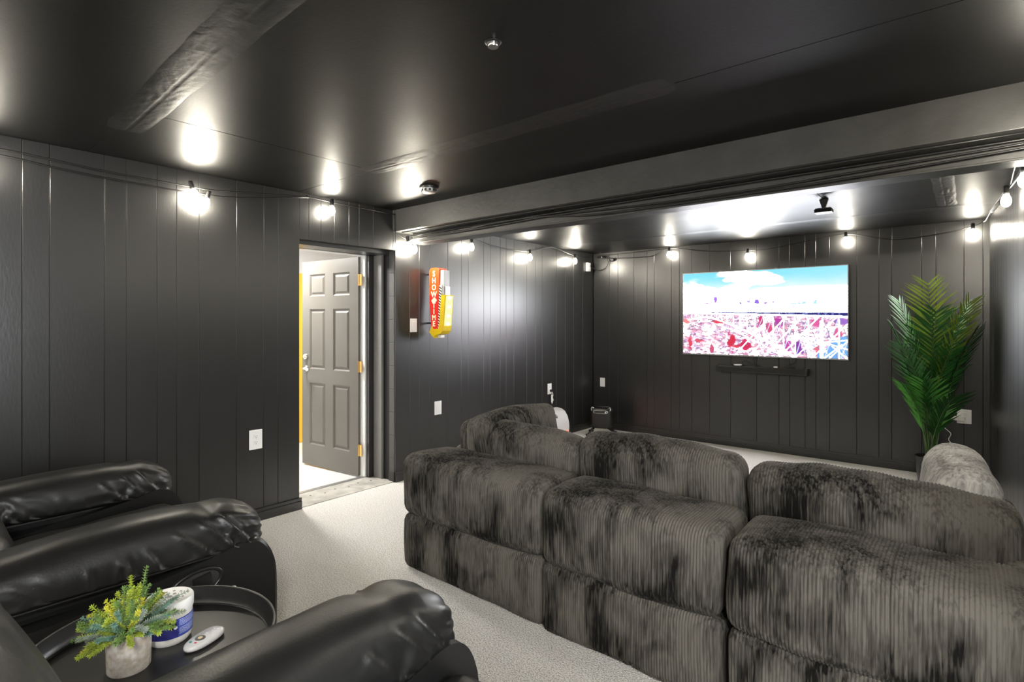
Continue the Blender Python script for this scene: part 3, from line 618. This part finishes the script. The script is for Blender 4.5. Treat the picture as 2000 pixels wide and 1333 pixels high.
# ================================================================== SHOWTIME SIGN (blade sign standing out from the wall)
SY0, SY1 = 3.325, 3.42
sg = thing('marquee_sign', 'red and yellow lit SHOWTIME arrow sign jutting from the wall', 'sign', (XL, 3.36, 1.55))
def sgp(mb, n, m_, par=None, sm_=False):
    o = mb.build(n, m_, par or sg, sm_); o.location = -Vector(sg.location); return o
red = [(-3.724, 1.835), (-3.705, 1.86), (-3.64, 1.862), (-3.588, 1.85), (-3.595, 1.6), (-3.612, 1.31), (-3.69, 1.31), (-3.715, 1.6)]
sgp(MB().prism([(-3.72, 1.62), (-3.72, 1.835), (-3.70, 1.858), (-3.64, 1.862), (-3.59, 1.85), (-3.598, 1.62)], 'y', SY0, SY1), 'red_board', 'sign_orange')
sgp(MB().prism([(-3.69, 1.30), (-3.72, 1.62), (-3.598, 1.62), (-3.612, 1.30)], 'y', SY0, SY1), 'red_board', 'sign_red')
sgp(MB().box(-3.60, -3.545, SY0 + .012, SY1 - .012, 1.62, 1.835), 'bracket_box', 'sign_metal'); sgp(MB().box(-3.545, -3.53, SY0 + .02, SY1 - .02, 1.60, 1.69), 'bracket_box', 'dull_metal')
sgp(MB().box(XL, -3.70, 3.36, 3.385, 1.80, 1.815).box(XL, -3.68, 3.36, 3.385, 1.36, 1.375), 'shaded_wall_bracket', 'print_black')  # coloured black to stand in for the shadow beside the sign
# striped strip
sx = lambda z_: -3.597 - (1.70 - z_) * .045
sgp(MB().prism([(sx(1.70), 1.70), (sx(1.70) + .035, 1.70), (sx(1.31) + .03, 1.31), (sx(1.31), 1.31)], 'y', SY0 + .004, SY1 - .004), 'stripe_board', 'stripe_white')
st_ = MB()
for k in range(16):
    z_ = 1.685 - k * .0245; x0 = sx(z_); st_.prism([(x0, z_), (x0, z_ + .012), (x0 + .034, z_ - .008), (x0 + .034, z_ - .020)], 'y', SY0 + .0025, SY0 + .004)
sgp(st_, 'stripes', 'print_black')
# yellow arrow: shaft down the outer edge, curling in to a point
yel = [(-3.562, 1.615), (-3.512, 1.615), (-3.535, 1.36), (-3.545, 1.30), (-3.575, 1.272), (-3.64, 1.262), (-3.655, 1.235), (-3.715, 1.287), (-3.68, 1.345), (-3.665, 1.315), (-3.60, 1.318), (-3.583, 1.37)]
sgp(MB().prism(yel, 'y', SY0 - .004, SY1 + .004), 'arrow', 'sign_yellow')
sgp(MB().prism([(-3.5105, 1.605), (-3.509, 1.605), (-3.533, 1.345), (-3.5345, 1.345)], 'y', SY0 + .006, SY1 - .006), 'bulb_channel', 'sign_channel')
sgp(MB().cbox(-3.64, -3.60, SY0 + .03, SY1 - .02, 1.238, 1.262, .003), 'battery_box', 'jar_white')
for k, z_ in enumerate((1.59, 1.51, 1.43, 1.36)):
    x0 = -3.51 - (1.605 - z_) * .093
    o = MB().lathe([(0, .020), (.008, .018), (.0125, .010), (.013, 0)], 12, (x0, (SY0 + SY1) / 2, z_), 'x').build('bulb', 'sign_bulb', sg, True); o.location = -Vector(sg.location)
dots = MB()
for k in range(12):
    t = k / 11; dots.lathe([(0, SY0 - .0052), (.0028, SY0 - .0052), (.003, SY0 - .004)], 8, (-3.541 - .026 * t, 0, 1.60 - .26 * t), 'y')
for k in range(5): dots.lathe([(0, SY0 - .0052), (.0028, SY0 - .0052), (.003, SY0 - .004)], 8, (-3.585 - .025 * k, 0, 1.293), 'y')
sgp(dots, 'dots', 'sign_orange')
def glyph(ch, size, bold=.0):
    cu = bpy.data.curves.new('glyph', 'FONT'); cu.body = ch; cu.size = size; cu.align_x = 'CENTER'; cu.align_y = 'CENTER'; cu.extrude = .0015; cu.offset = bold; cu.resolution_u = 3
    ob = bpy.data.objects.new('glyph', cu); COL.objects.link(ob); dg = bpy.context.evaluated_depsgraph_get(); ev = ob.evaluated_get(dg); me = bpy.data.meshes.new_from_object(ev)
    v = [tuple(q.co) for q in me.vertices]; f = [tuple(p.vertices) for p in me.polygons]
    bpy.data.objects.remove(ob); bpy.data.curves.remove(cu); bpy.data.meshes.remove(me); return v, f
lt = MB()
for k, ch in enumerate('SHOW'):
    v, f = glyph(ch, .070, .0012); cz = 1.805 - k * .061; lt.add([(-3.657 + p[0], SY0 - .0015 - p[2], cz + p[1]) for p in v], f)
for k, ch in enumerate('TIME'):
    v, f = glyph(ch, .066, 0. if ch == 'M' else .0012); cz = 1.525 - k * .055; lt.add([(-3.657 + .0 + p[0], SY0 - .0015 - p[2], cz + p[1]) for p in v], f)
sgp(lt, 'lettering', 'sign_letter')
ic = MB()
for dx, dz, r_ in ((-.018, -.006, .014), (.002, .008, .016), (.02, -.002, .013), (.004, -.012, .014)):
    ic.lathe([(0, SY0 - .003), (r_, SY0 - .003), (r_, SY0)], 12, (-3.655 + dx, 0, 1.573 + dz), 'y')
sgp(ic, 'ticket_emblem', 'sign_letter')

# ================================================================== SOFA
def module(label, x0, x1, dy, seams_l, seams_u, seed):
    t = thing('sofa_module', label, 'sofa', ((x0 + x1) / 2, 2.0 + dy, 0), group='modular sofa sections'); W_ = x1 - x0
    cord('base', (W_ - .006, .95, .295), .035, t, (0, .475, .153), seams=seams_l, seed=seed, bulge=.008, step=.03)
    cord('back_bolster', (W_ - .004, .35, .315), .052, t, (0, .165, .467), seams=seams_u, seed=seed + 1, bulge=.014)
    return t
M1 = module('left hand corduroy sofa section with a free arm, nearest the door', -2.455, -1.478, 0, (-.62, -.1, .4), (-.2, .35), 11)
M2 = module('middle corduroy sofa section seen from behind', -1.472, -.672, -.02, (.1,), (-.05, .35), 21)
M3 = module('right hand corduroy sofa section running out of the picture', -.662, .15, -.035, (-.3, .3), (.2,), 31)
cord('seat_cushion', (.75, .60, .135), .05, M1, (.11, .665, .372), seed=41, step=.05); cord('seat_cushion', (.79, .60, .135), .05, M2, (0, .665, .372), seed=42, step=.05); cord('seat_cushion', (.71, .60, .135), .05, M3, (-.045, .665, .372), seed=43, step=.05)
cord('arm', (.86, .205, .305), .07, M1, (-.395, .80, .462), (0, 0, PI / 2), seed=44, bulge=.008); cord('arm', (.86, .085, .305), .035, M3, (.366, .80, .462), (0, 0, PI / 2), seed=45, bulge=.012)
def cushion(label, size, loc, rot, seed, m_='corduroy', pinch=.35, r=.085):
    t = cord('sofa_cushion', size, r, None, loc, rot, m_, seed, bulge=.02, pinch=pinch, lumps=.008); return tag(t, label, 'cushion', 'loose corduroy sofa cushions')
cushion('corduroy back cushion on the left sofa section, rising towards the door', (.88, .18, .335), (-1.965, 2.452, .607), (math.radians(6), math.radians(2.2), 0), 51, pinch=.12, r=.065)
cushion('corduroy back cushion in the middle of the sofa', (.83, .20, .365), (-1.135, 2.457, .622), (math.radians(6), math.radians(-.5), 0), 52, pinch=.22, r=.075)
cushion('widest corduroy back cushion at the right of the sofa', (.86, .21, .35), (-.285, 2.457, .612), (math.radians(6), math.radians(.5), 0), 53, pinch=.25, r=.08)
cushion('grey corduroy cushion leaning on the far left sofa arm', (.70, .16, .375), (-2.17, 2.665, .630), (math.radians(-9), math.radians(-1.5), PI / 2 - .03), 54, pinch=.03, r=.055)
cushion('rounded corduroy cushion coloured as if lit, at the right beside the palm', (.66, .18, .38), (-.04, 2.84, .638), (math.radians(6), math.radians(2), PI / 2 + .08), 55, 'corduroy_lit', .12, .075)

# ================================================================== RECLINERS
def leather_arm(parent, x, seed, side):
    """puffy arm pillow, long axis +Y; gathers at the front end"""
    rf = random.Random(int(seed * 10)); folds = [(.90, -.10, .012, .8), (.845, -.13, .012, .72), (.76, -.16, .010, .6)] + [(rf.uniform(.05, .72), rf.uniform(-.12, .02), rf.uniform(.003, .007), rf.uniform(.2, .5)) for _ in range(9)]
    n, k = 200, 84; V = []; F = []; L0, L1 = .02, 1.05
    for i in range(n + 1):
        s_ = i / n; y = L0 + (L1 - L0) * s_
        f = max(0., 1 - abs(2 * s_ - 1) ** 10) ** .42
        top = .655 + .035 * s_ + .035 * math.sin(PI * s_) - .02 * max(0, s_ - .88) / .12
        zb = .535 - .01 * s_
        zc = zb + .03; ht = top - zc; hb = zc - zb
        for j in range(k):
            th = 2 * PI * j / k; c, s2 = math.cos(th), math.sin(th)
            ex = math.copysign(abs(c) ** .72, c) * .133; ez = math.copysign(abs(s2) ** .78, s2)
            px_, pz = ex * f, (ez * (ht if s2 > 0 else hb)) * f
            fr_ = math.exp(-((1 - s_) / .11) ** 2)
            low = math.exp(-((s2 - .12) / .38) ** 2)
            nz = noise.noise((s_ * 3.0 + seed, c * 1.4, s2 * 1.4)); nz2 = noise.noise((s_ * 9 + seed, c * 2, s2 * 2 + 7))
            d = .005 * nz + .002 * nz2
            d += fr_ * .0055 * math.sin(13 * th + 5 * nz + 3 * s_ * 6) * (.5 + .5 * nz2 + .4)
            d += low * .0040 * math.sin(s_ * 62 + 9 * nz2 + 4 * nz + s2 * 5) * max(0, .3 + noise.noise((s_ * 5 + seed * 3, c, 2.2))) * 1.5
            d -= .012 * math.exp(-((s_ - .80) / .035) ** 2) * max(0, s2) ** .5 * (.3 + .7 * max(0, math.sin(3 * th + seed)))
            for f0, sl_, fa, hi in folds:                      # sharp diagonal folds rising from the seam
                q_ = s_ - f0 - sl_ * (s2 + .25 * nz)
                if abs(q_) < .06:
                    mk = max(0., min(1., (hi - s2) * 5)) * max(0., min(1., (s2 + .45) * 4)) * (1. if c * side > 0 else .55)
                    d += fa * mk * (math.exp(-(q_ / .0095) ** 2) - .75 * math.exp(-((q_ - .018) / .010) ** 2))
            V.append((x + px_ + c * d, y, zc + pz + s2 * d))
    for i in range(n):
        for j in range(k): F.append((i * k + j, i * k + (j + 1) % k, (i + 1) * k + (j + 1) % k, (i + 1) * k + j))
    m_ = MB(); m_.add(V, F); m_.f += [tuple(range(k)), tuple(n * k + j for j in range(k))]
    a = m_.build('arm_cushion', 'leather', parent, True)
    pts = [(x + side * .128, .10 + .9 * t, .548 - .008 * t) for t in np.linspace(0, 1, 12)]
    MB().tube(pts, .0035, 6).build('piping', 'leather_panel', a, True)
    return a
def rleather(name, size, r, parent, loc, rot, seed, lum=.012, m_='leather', wr=.004, n=(40, 20, 40)):
    P, N, F = rbox(size, r, n); h = np.array(size) / 2; U = P / h
    P = P + N * (.02 * (1 - U[:, 0] ** 2) * (1 - U[:, 2] ** 2))[:, None] * (size[1] > .1)
    P = P + N * (lum * lump(P, 7, seed) + wr * lump(P * np.array([3., 1., .6]), 16, seed + 3))[:, None]
    return mesh_np(name, P, F, m_, parent, True, loc, rot)
def recliner(label, x, y=0.0):
    t = thing('recliner', label, 'recliner', (x, y, 0))
    for side in (-1, 1):
        leather_arm(t, side * .47, 3.1 + side, side)
        # arm panel: rounded front, hollowed crease below the pillow
        pr = [(-.05, .03), (1.04, .03), (1.062, .08), (1.075, .2), (1.075, .40), (1.06, .48), (1.03, .535), (.99, .562), (.93, .565), (.84, .545), (.5, .50), (.3, .49), (.1, .50), (-.05, .53)]
        pr = [(q_.x, q_.y) for q_ in smoothpath([(p, z_, 0) for p, z_ in pr], 4)]
        q = MB(); n = len(pr)
        layers = [(.335, 1.), (.345, 1.), (.575, 1.), (.594, .993), (.602, .975)]
        cy, cz = .5, .28; vs_ = []
        for xx, sc in layers: vs_ += [(side * xx, cy + (p - cy) * sc, cz + (z_ - cz) * sc) for p, z_ in pr]
        fs = [(l * n + i, l * n + (i + 1) % n, (l + 1) * n + (i + 1) % n, (l + 1) * n + i) for l in range(len(layers) - 1) for i in range(n)]
        fs += [tuple(range(n - 1, -1, -1)), tuple((len(layers) - 1) * n + i for i in range(n))]
        q.add(vs_, fs); pn = q.build('arm_panel', 'leather_panel', t, True, angle=35)
        MB().tube(smoothpath([(side * .598, p, z_ + .002) for p, z_ in [(1.05, .40), (1.035, .48), (1.0, .53), (.93, .545), (.84, .53), (.5, .487), (.3, .478), (.1, .488), (-.03, .51)]], 5), .004, 6).build('welt', 'leather_panel', pn, True)
        MB().cbox(min(side * .37, side * .56), max(side * .37, side * .56), .0, .98, .49, .55, .02).build('under_pad', 'leather_panel', pn)
    # recline latch let into the right hand panel
    hd = link('latch_recess', None, t, (.603, .80, .452), (math.radians(8), 0, 0)); hd.empty_display_size = .05
    bpy.data.objects.remove(hd)
    oval = [(.085 * math.cos(a) * (1 if abs(math.cos(a)) < .99 else 1), .045 * math.sin(a)) for a in np.linspace(0, 2 * PI, 33)[:-1]]
    ring = MB().tube([(0, p, z_) for p, z_ in oval + oval[:1]], .0075, 8, cap=False); hd = ring.build('latch_ring', 'black_plastic', t, True, (.606, .775, .463), (math.radians(9), 0, 0))
    MB().prism(oval, 'x', -.002, .001).build('well', 'slot', hd)
    MB().cbox(.0, .010, -.06, .0, -.012, .006, .004).cbox(.0, .013, -.012, .05, -.018, .026, .006).build('lever', 'black_plastic', hd, True, angle=40)
    rleather('seat', (.69, .78, .16), .07, t, (0, .62, .42), (math.radians(2), 0, 0), 3, .006)
    rleather('footrest', (.70, .10, .34), .045, t, (0, 1.03, .25), (0, 0, 0), 4, .004)
    rleather('backrest', (.90, .24, .70), .10, t, (0, .085, .745), (math.radians(20), 0, 0), 5, .010, wr=.006)
    rleather('lumbar_pad', (.74, .16, .26), .07, t, (0, .27, .58), (math.radians(18), 0, 0), 8, .006, wr=.004)
    MB().cbox(-.6, .6, -.12, .0, .03, .5, .03).build('rear_panel', 'leather_panel', t)
    for sx_ in (-.5, .5):
        for y_ in (.05, .95): MB().cbox(sx_ - .03, sx_ + .03, y_ - .03, y_ + .03, 0, .032, .004).build('foot', 'black_plastic', t)
    return t
R1 = recliner('black leather recliner by the left wall, both arms in view', -2.68)
R2 = copy_tree(R1); R2.location = (-.67, 0, 0); tag(R2, 'black leather recliner at the bottom edge, only its arm in view', 'recliner')

# ================================================================== SIDE TABLE AND ITS THINGS
TZ = .525
tb = thing('tray_table', 'round black metal tray table between the two recliners', 'table', (-1.60, .50, 0))
MB().lathe([(0, TZ), (.262, TZ), (.266, TZ + .003), (.272, TZ + .018), (.277, TZ + .046), (.283, TZ + .046), (.281, TZ + .020), (.275, TZ - .004), (0, TZ - .004)], 96).build('tray', 'tray_black', tb, True, angle=35)
MB().lathe([(.2765, TZ + .046), (.28, TZ + .0495), (.2835, TZ + .046)], 96).build('rim', 'tray_black', tb, True)
MB().lathe([(.262, TZ + .0015), (.264, TZ + .004), (.266, TZ + .0015)], 96).build('bead', 'tray_black', tb, True)
for k in range(3):
    a = 2 * PI * k / 3 + .5
    MB().tube([(.24 * math.cos(a), .24 * math.sin(a), TZ - .004), (.2 * math.cos(a + .4), .2 * math.sin(a + .4), .25), (.23 * math.cos(a + .8), .23 * math.sin(a + .8), .008)], .008, 10).build('leg', 'tray_black', tb, True)
for a in (2.05, 2.9): MB().lathe([(0, .004), (.007, .003), (.008, -.002), (0, -.004)], 12, (.285 * math.cos(a), .285 * math.sin(a), TZ + .043)).build('rivet', 'dull_metal', tb, True)
MB().lathe([(.20, .004), (.205, .009), (.21, .004), (.205, -.0), (.2, .004)], 64, (0, 0, .004)).build('base_ring', 'tray_black', tb, True)
# potted sprigs
pp = thing('potted_sprigs', 'small artificial leafy plant in a speckled stone pot', 'plant', (-1.602, .444, TZ))
MB().lathe([(0, 0), (.044, 0), (.046, .003), (.0485, .100), (.045, .100), (.043, .09), (0, .088)], 40).build('pot', 'pot_stone', pp, True, angle=40)
MB().lathe([(0, .094), (.044, .0935)], 24).build('soil', 'soil', pp)
def leaf(mb, p, d, L_, wd, up):
    d = d.normalized(); s_ = d.cross(up); s_ = s_.normalized() if s_.length > 1e-5 else d.orthogonal().normalized(); n_ = s_.cross(d)
    a = p + d * L_ * .55
    mb.add([p, a + s_ * wd - n_ * wd * .1, p + d * L_, a - s_ * wd - n_ * wd * .1, a + n_ * wd * .35], [(0, 1, 4), (1, 2, 4), (2, 3, 4), (3, 0, 4)])
r5 = random.Random(12)
for k in range(150):
    az = r5.uniform(0, 2 * PI); sp = r5.random() ** .7; ln = r5.uniform(.055, .115) * (1 - .12 * sp)
    if k in (0, 1, 2): az, sp, ln = (1.6, 1.2, 2.0)[k], (.35, .75, .2)[k], (.14, .12, .125)[k]
    mb = MB(); p = Vector((.03 * math.cos(az) * sp, .03 * math.sin(az) * sp, .09)); d = Vector((math.cos(az) * sp * 1.25, math.sin(az) * sp * 1.25, 1.05 - .62 * sp * (k > 2))).normalized(); pts = [p.copy()]
    nst = max(5, int(ln / .0062))
    for q in range(nst):
        d = (d + Vector((r5.uniform(-.1, .1), r5.uniform(-.1, .1), r5.uniform(-.08, .06) - .02 * sp))).normalized(); p = p + d * ln / nst; pts.append(p.copy())
        if q > nst * .18:
            for j in range(8):
                a = j * 2 * PI / 8 + q * .7; o1 = d.orthogonal().normalized(); o2 = d.cross(o1)
                dd = d * r5.uniform(.35, .9) + (o1 * math.cos(a) + o2 * math.sin(a)); leaf(mb, p, dd, r5.uniform(.0075, .0115), .0015, d)
    for j in range(5): leaf(mb, p, d + Vector((r5.uniform(-.5, .5), r5.uniform(-.5, .5), r5.uniform(-.2, .4))), .009, .0016, Vector((0, 0, 1)))
    mb.tube(pts, .0011, 5)
    mm = r5.choices(['sprig_green', 'sprig_blue', 'sprig_lime', 'sprig_yellow', 'sprig_grey'], [4.5, 2.4, 5, .9, 1.0])[0]
    if k == 0: mm = 'sprig_green'
    if k == 1: mm = 'sprig_grey'
    mb.build('sprig', mm, pp, fix=False)
# jar
jr = thing('odour_jar', 'white jar with a perforated lid and blue label', 'jar', (-1.665, .555, TZ))
MB().lathe([(0, 0), (.046, 0), (.050, .004), (.0535, .014), (.0545, .03), (.0545, .078), (.052, .083), (0, .083)], 48).build('body', 'jar_white', jr, True, angle=40)
MB().lathe([(.0548, .022), (.0551, .0225), (.0551, .070), (.0548, .0705)], 40, arc=(-2.9, 1.25)).build('label', 'label_blue', jr, True)
MB().lathe([(.0552, .024), (.0554, .0245), (.0554, .069), (.0552, .0695)], 20, arc=(.05, 1.2)).build('label', 'label_blue2', jr, True)
MB().lathe([(.052, .083), (.0565, .083), (.0575, .086), (.0575, .110), (.055, .1135), (.050, .112), (0, .112)], 48).build('lid', 'lid_white', jr, True, angle=40)
lid_h = MB(); r6 = random.Random(2); spots = [(.018 * math.cos(a), .018 * math.sin(a), .0045, .003) for a in np.linspace(0, 2 * PI, 7)[:-1]] + [(.034 * math.cos(a), .034 * math.sin(a), .0035, .002) for a in np.linspace(.2, 2 * PI + .2, 12)[:-1]] + [(0, 0, .007, .0045)]
for k, (px_, py_, r_, _) in enumerate(spots): MB().lathe([(0, .1126), (r_, .1126), (r_, .1115)], 12, (px_, py_, 0)).build('vent_hole', 'lid_hole', jr)
pl = MB()
for row in range(11):
    a = .1
    while a < 1.1:
        da = r6.uniform(.015, .07); z_ = .0655 - row * .0036
        if row not in (5,): pl.lathe([(.0556, z_), (.0556, z_ + .0015)], 3, arc=(a, min(a + da, 1.12)))
        a += da + .02
pl.build('small_print', 'print_white', jr)
def on_label(az, z_, ru, rv, m_, n_, rr_=.0556):
    q = MB(); q.add([(rr_ * math.cos(az), rr_ * math.sin(az), z_)] + [(rr_ * math.cos(az + ru * math.cos(t) / .055), rr_ * math.sin(az + ru * math.cos(t) / .055), z_ + rv * math.sin(t)) for t in np.linspace(0, 2 * PI, 21)[:-1]], [(0, i, i % 20 + 1) for i in range(1, 21)])
    return q.build(n_, m_, jr)
on_label(-.22, .056, .0105, .0105, 'print_black', 'emblem'); on_label(-.07, .0495, .0045, .0045, 'print_white', 'emblem_dot', .0558)
q = MB()
for dz, ww in ((.004, .10), (.0, .13), (-.004, .10)): q.lathe([(.0558, .056 + dz - .0008), (.0558, .056 + dz + .0008)], 4, arc=(-.22 - ww, -.22 + ww))
q.build('emblem_text', 'dull_metal', jr); on_label(-1.2, .040, .004, .003, 'print_white', 'emblem_dot')
# remote
rm = thing('remote_control', 'white remote control lying beside the jar', 'remote', (-1.572, .607, TZ + .0005), math.radians(110))
outl = [(.057 * math.copysign(abs(math.cos(t)) ** .8, math.cos(t)), .0275 * math.copysign(abs(math.sin(t)) ** .85, math.sin(t)) * (1 + .06 * math.cos(t))) for t in np.linspace(0, 2 * PI, 49)[:-1]]
q = MB(); vs_ = []; 
for sc, z_ in ((.80, 0.), (.97, .004), (1., .009), (.97, .014), (.86, .0175)): vs_ += [(x_ * sc, y_ * sc, z_) for x_, y_ in outl]
n = 48; q.add(vs_, [(l * n + i, l * n + (i + 1) % n, (l + 1) * n + (i + 1) % n, (l + 1) * n + i) for l in range(4) for i in range(n)] + [tuple(range(n - 1, -1, -1)), tuple(4 * n + i for i in range(n))])
q.build('body', 'remote_white', rm, True, angle=50)
def disc(x_, y_, r_, m_, n_='button', h=.0185): return MB().lathe([(0, h), (r_, h), (r_ * 1.05, .017)], 20, (x_, y_, 0)).build(n_, m_, rm)
d_ = disc(-.012, 0, .0125, 'print_black', 'dial'); MB().lathe([(0, .0192), (.0058, .0192), (.006, .018)], 16, (-.012, 0, 0)).build('centre_button', 'btn_gold', d_)
disc(-.035, .007, .0032, 'btn_green'); disc(-.033, -.0075, .0032, 'btn_red')
for x_, y_ in ((.014, .006), (.014, -.006), (.026, 0), (.038, .005), (.038, -.005)): disc(x_, y_, .0022, 'print_white')

# ================================================================== HEATERS
ht = thing('panel_heater', 'grey rounded heater glowing orange at its base by the left wall', 'heater', (XL + .03, 5.10, 0))
prof = [(0, .05), (.19, .05), (.20, .16), (.195, .22), (.175, .29), (.14, .34), (.09, .365), (.03, .37), (0, .365)]
q = MB().prism([(p, z_) for p, z_ in prof], 'y', -.235, .235); q.build('shell', 'heater_grey', ht, angle=30, smooth=True)
for y_ in (-.243, .235): MB().prism([(p * .98 + .002, .01 + (z_ - .01) * .97) for p, z_ in prof], 'y', y_, y_ + .008).build('end_cap', 'heater_grey', ht)
MB().prism([(.005, .012), (.185, .012), (.197, .05), (.005, .05)], 'y', -.22, .22).build('plinth', 'black_plastic', ht)
gl_ = MB().prism([(.192, .055), (.205, .055), (.209, .12), (.196, .12)], 'y', -.20, .20).build('glow_grille', 'heater_glow', ht)
for k in range(9): MB().box(.204, .212, -.20 + k * .05 - .003, -.20 + k * .05 + .003, .055, .12).build('bar', 'heater_glow', gl_)
MB().prism([(-.03, -.0), (.0, .028), (.03, 0), (0, -.028)], 'x', 0, .004).build('control_panel', 'print_black', ht, loc=(.165, .02, .305), rot=(0, math.radians(-38), 0))
MB().lathe([(0, .012), (.010, .012), (.012, 0)], 16, (0, 0, 0), 'x').build('knob', 'dull_metal', ht, True, (.17, .02, .308), (0, math.radians(-38), 0))
bh = thing('black_heater', 'black portable heater with chrome trim on splayed legs in the corner', 'heater', (-3.46, 5.90, 0), math.radians(22))
rb = rbox((.27, .19, .25), .05, (12, 8, 12)); mesh_np('body', rb[0], rb[2], 'black_plastic', bh, True, (0, 0, .20))
ov = [(.085 * math.copysign(abs(math.cos(t)) ** .4, math.cos(t)), .018 * math.sin(t)) for t in np.linspace(0, 2 * PI, 33)[:-1]]
MB().tube([(x_, -.098, .285 + z_) for x_, z_ in ov + ov[:1]], .004, 8, cap=False).build('chrome_trim', 'chrome', bh, True)
MB().lathe([(0, -.006), (.011, -.005), (.012, .0)], 14, (.06, -.098, .285), 'y').build('dial', 'chrome', bh, True)
for sx_ in (-1, 1):
    MB().tube(smoothpath([(sx_ * .085, -.06, .318), (sx_ * .105, -.065, .335), (sx_ * .115, -.075, .315), (sx_ * .112, -.085, .295)]), .007, 8).build('handle_bracket', 'dull_metal', bh, True)
MB().tube([(-.095, -.03, .335), (.095, -.03, .335)], .010, 10).build('handle', 'black_plastic', bh, True)
for k, (lx, ly) in enumerate(((-.14, -.15), (.24, -.13), (-.15, .12), (.14, .12))):
    a = Vector((.08 * (1 if lx > 0 else -1), .05 * (1 if ly > 0 else -1), .09)); MB().tube([a, (lx, ly, .018)], .014, 8, .011).build('leg', 'black_plastic', bh, True)
    MB().cbox(lx - .03, lx + .03, ly - .016, ly + .016, 0, .022, .005).build('foot', 'black_plastic', bh)

# ================================================================== PALM
pm = thing('potted_palm', 'tall artificial palm in a black pot in the right corner', 'plant', (-.235, 5.80, 0))
MB().lathe([(0, 0), (.085, 0), (.09, .01), (.115, .235), (.118, .25), (.108, .25), (.10, .225), (0, .22)], 36).build('pot', 'black_plastic', pm, True, angle=40)
MB().lathe([(0, .232), (.06, .228), (.104, .222)], 24).build('soil', 'soil', pm)
r8 = random.Random(21)
def frond(az, lean, height, arch, m_, nl=26, ll=.27, bare=.4):
    mb = MB(); d0 = Vector((math.cos(az), math.sin(az), 0)); pts = []
    for i in range(25):
        t = i / 24; pts.append(Vector((.03 * math.cos(az * 3), .03 * math.sin(az * 3), .22)) + d0 * (lean * t + arch * t ** 2.6) + Vector((0, 0, height * t - .35 * arch * t ** 3)))
    st = MB().tube(pts, .006, 6, .0022)
    for i in range(nl):
        t = bare + (1 - bare) * i / (nl - 1); p = pts[min(24, int(t * 24))].lerp(pts[min(24, int(t * 24) + 1)], t * 24 - int(t * 24)); d = (pts[min(24, int(t * 24) + 1)] - pts[max(0, int(t * 24) - 1)]).normalized()
        side = d.cross(Vector((-d0.y, d0.x, 0)).cross(d)); side = Vector((-d0.y, d0.x, 0)); fac = math.sin(PI * (.16 + .74 * (i / (nl - 1)))) ** .6
        for sg_ in (-1, 1):
            L_ = ll * fac * r8.uniform(.85, 1.1); dd = (d * r8.uniform(.75, 1.0) + side * sg_ * r8.uniform(.75, 1.0) + d0 * .12 + Vector((0, 0, .05))).normalized(); q0 = p; wv = .0078; prev = None; vs_ = []
            up = d0.cross(side).normalized() if abs(d0.cross(side).length) > .1 else Vector((0, 0, 1)); nrm = (dd.cross(d)).normalized(); sd_ = nrm.cross(dd).normalized()
            for s_ in range(6):
                u_ = s_ / 5; c_ = q0 + dd * (L_ * u_) - Vector((0, 0, .10 * L_ * u_ ** 2)); wd = wv * (math.sin(PI * min(1, .18 + .82 * u_)) if u_ < 1 else 0) + .0004
                vs_ += [c_ - sd_ * wd + nrm * wd * .35, c_, c_ + sd_ * wd + nrm * wd * .35]
            fs = []
            for s_ in range(5):
                a = s_ * 3; fs += [(a, a + 1, a + 4, a + 3), (a + 1, a + 2, a + 5, a + 4)]
            for q_ in vs_:                                     # leaflets bend before they touch the walls
                q_.x = min(q_.x, .30 + .06 * math.tanh((q_.x - .30) / .06)) if q_.x > .30 else q_.x
                q_.y = .36 + .05 * math.tanh((q_.y - .36) / .05) if q_.y > .36 else q_.y
            mb.add(vs_, fs)
    f_ = mb.build('frond', m_, pm, True, fix=False); st.build('stem', 'palm_stem', f_, True)
vr = lambda deg: math.radians(deg)
# azimuth measured in the room: 180 = towards -X (left in view), 0 = +X, 270 = towards the viewer
for az, lean, hh, ar, m_, ll, ba in [(250, .03, 1.50, .10, 'palm_toplit', .26, .48), (205, .10, 1.36, .12, 'palm_mid', .27, .45), (330, .12, 1.36, .16, 'palm_toplit', .27, .45), (15, .09, 1.30, .10, 'palm_mid', .27, .45),
                                    (185, .11, 1.15, .12, 'palm_dark', .26, .45), (285, .10, 1.28, .14, 'palm_dark', .28, .42), (345, .14, 1.14, .14, 'palm_dark', .26, .42), (100, .05, 1.25, .06, 'palm_dark', .26, .45),
                                    (225, .12, 1.0, .16, 'palm_dark', .26, .40), (310, .10, .98, .14, 'palm_dark', .25, .42), (200, .08, .64, .10, 'palm_mid', .25, .36), (255, .07, .70, .12, 'palm_mid', .25, .36), (320, .10, .60, .12, 'palm_dark', .24, .36), (165, .07, .85, .07, 'palm_dark', .24, .4)]:
    frond(vr(az), lean, hh, ar, m_, 21, ll * 1.12, ba)
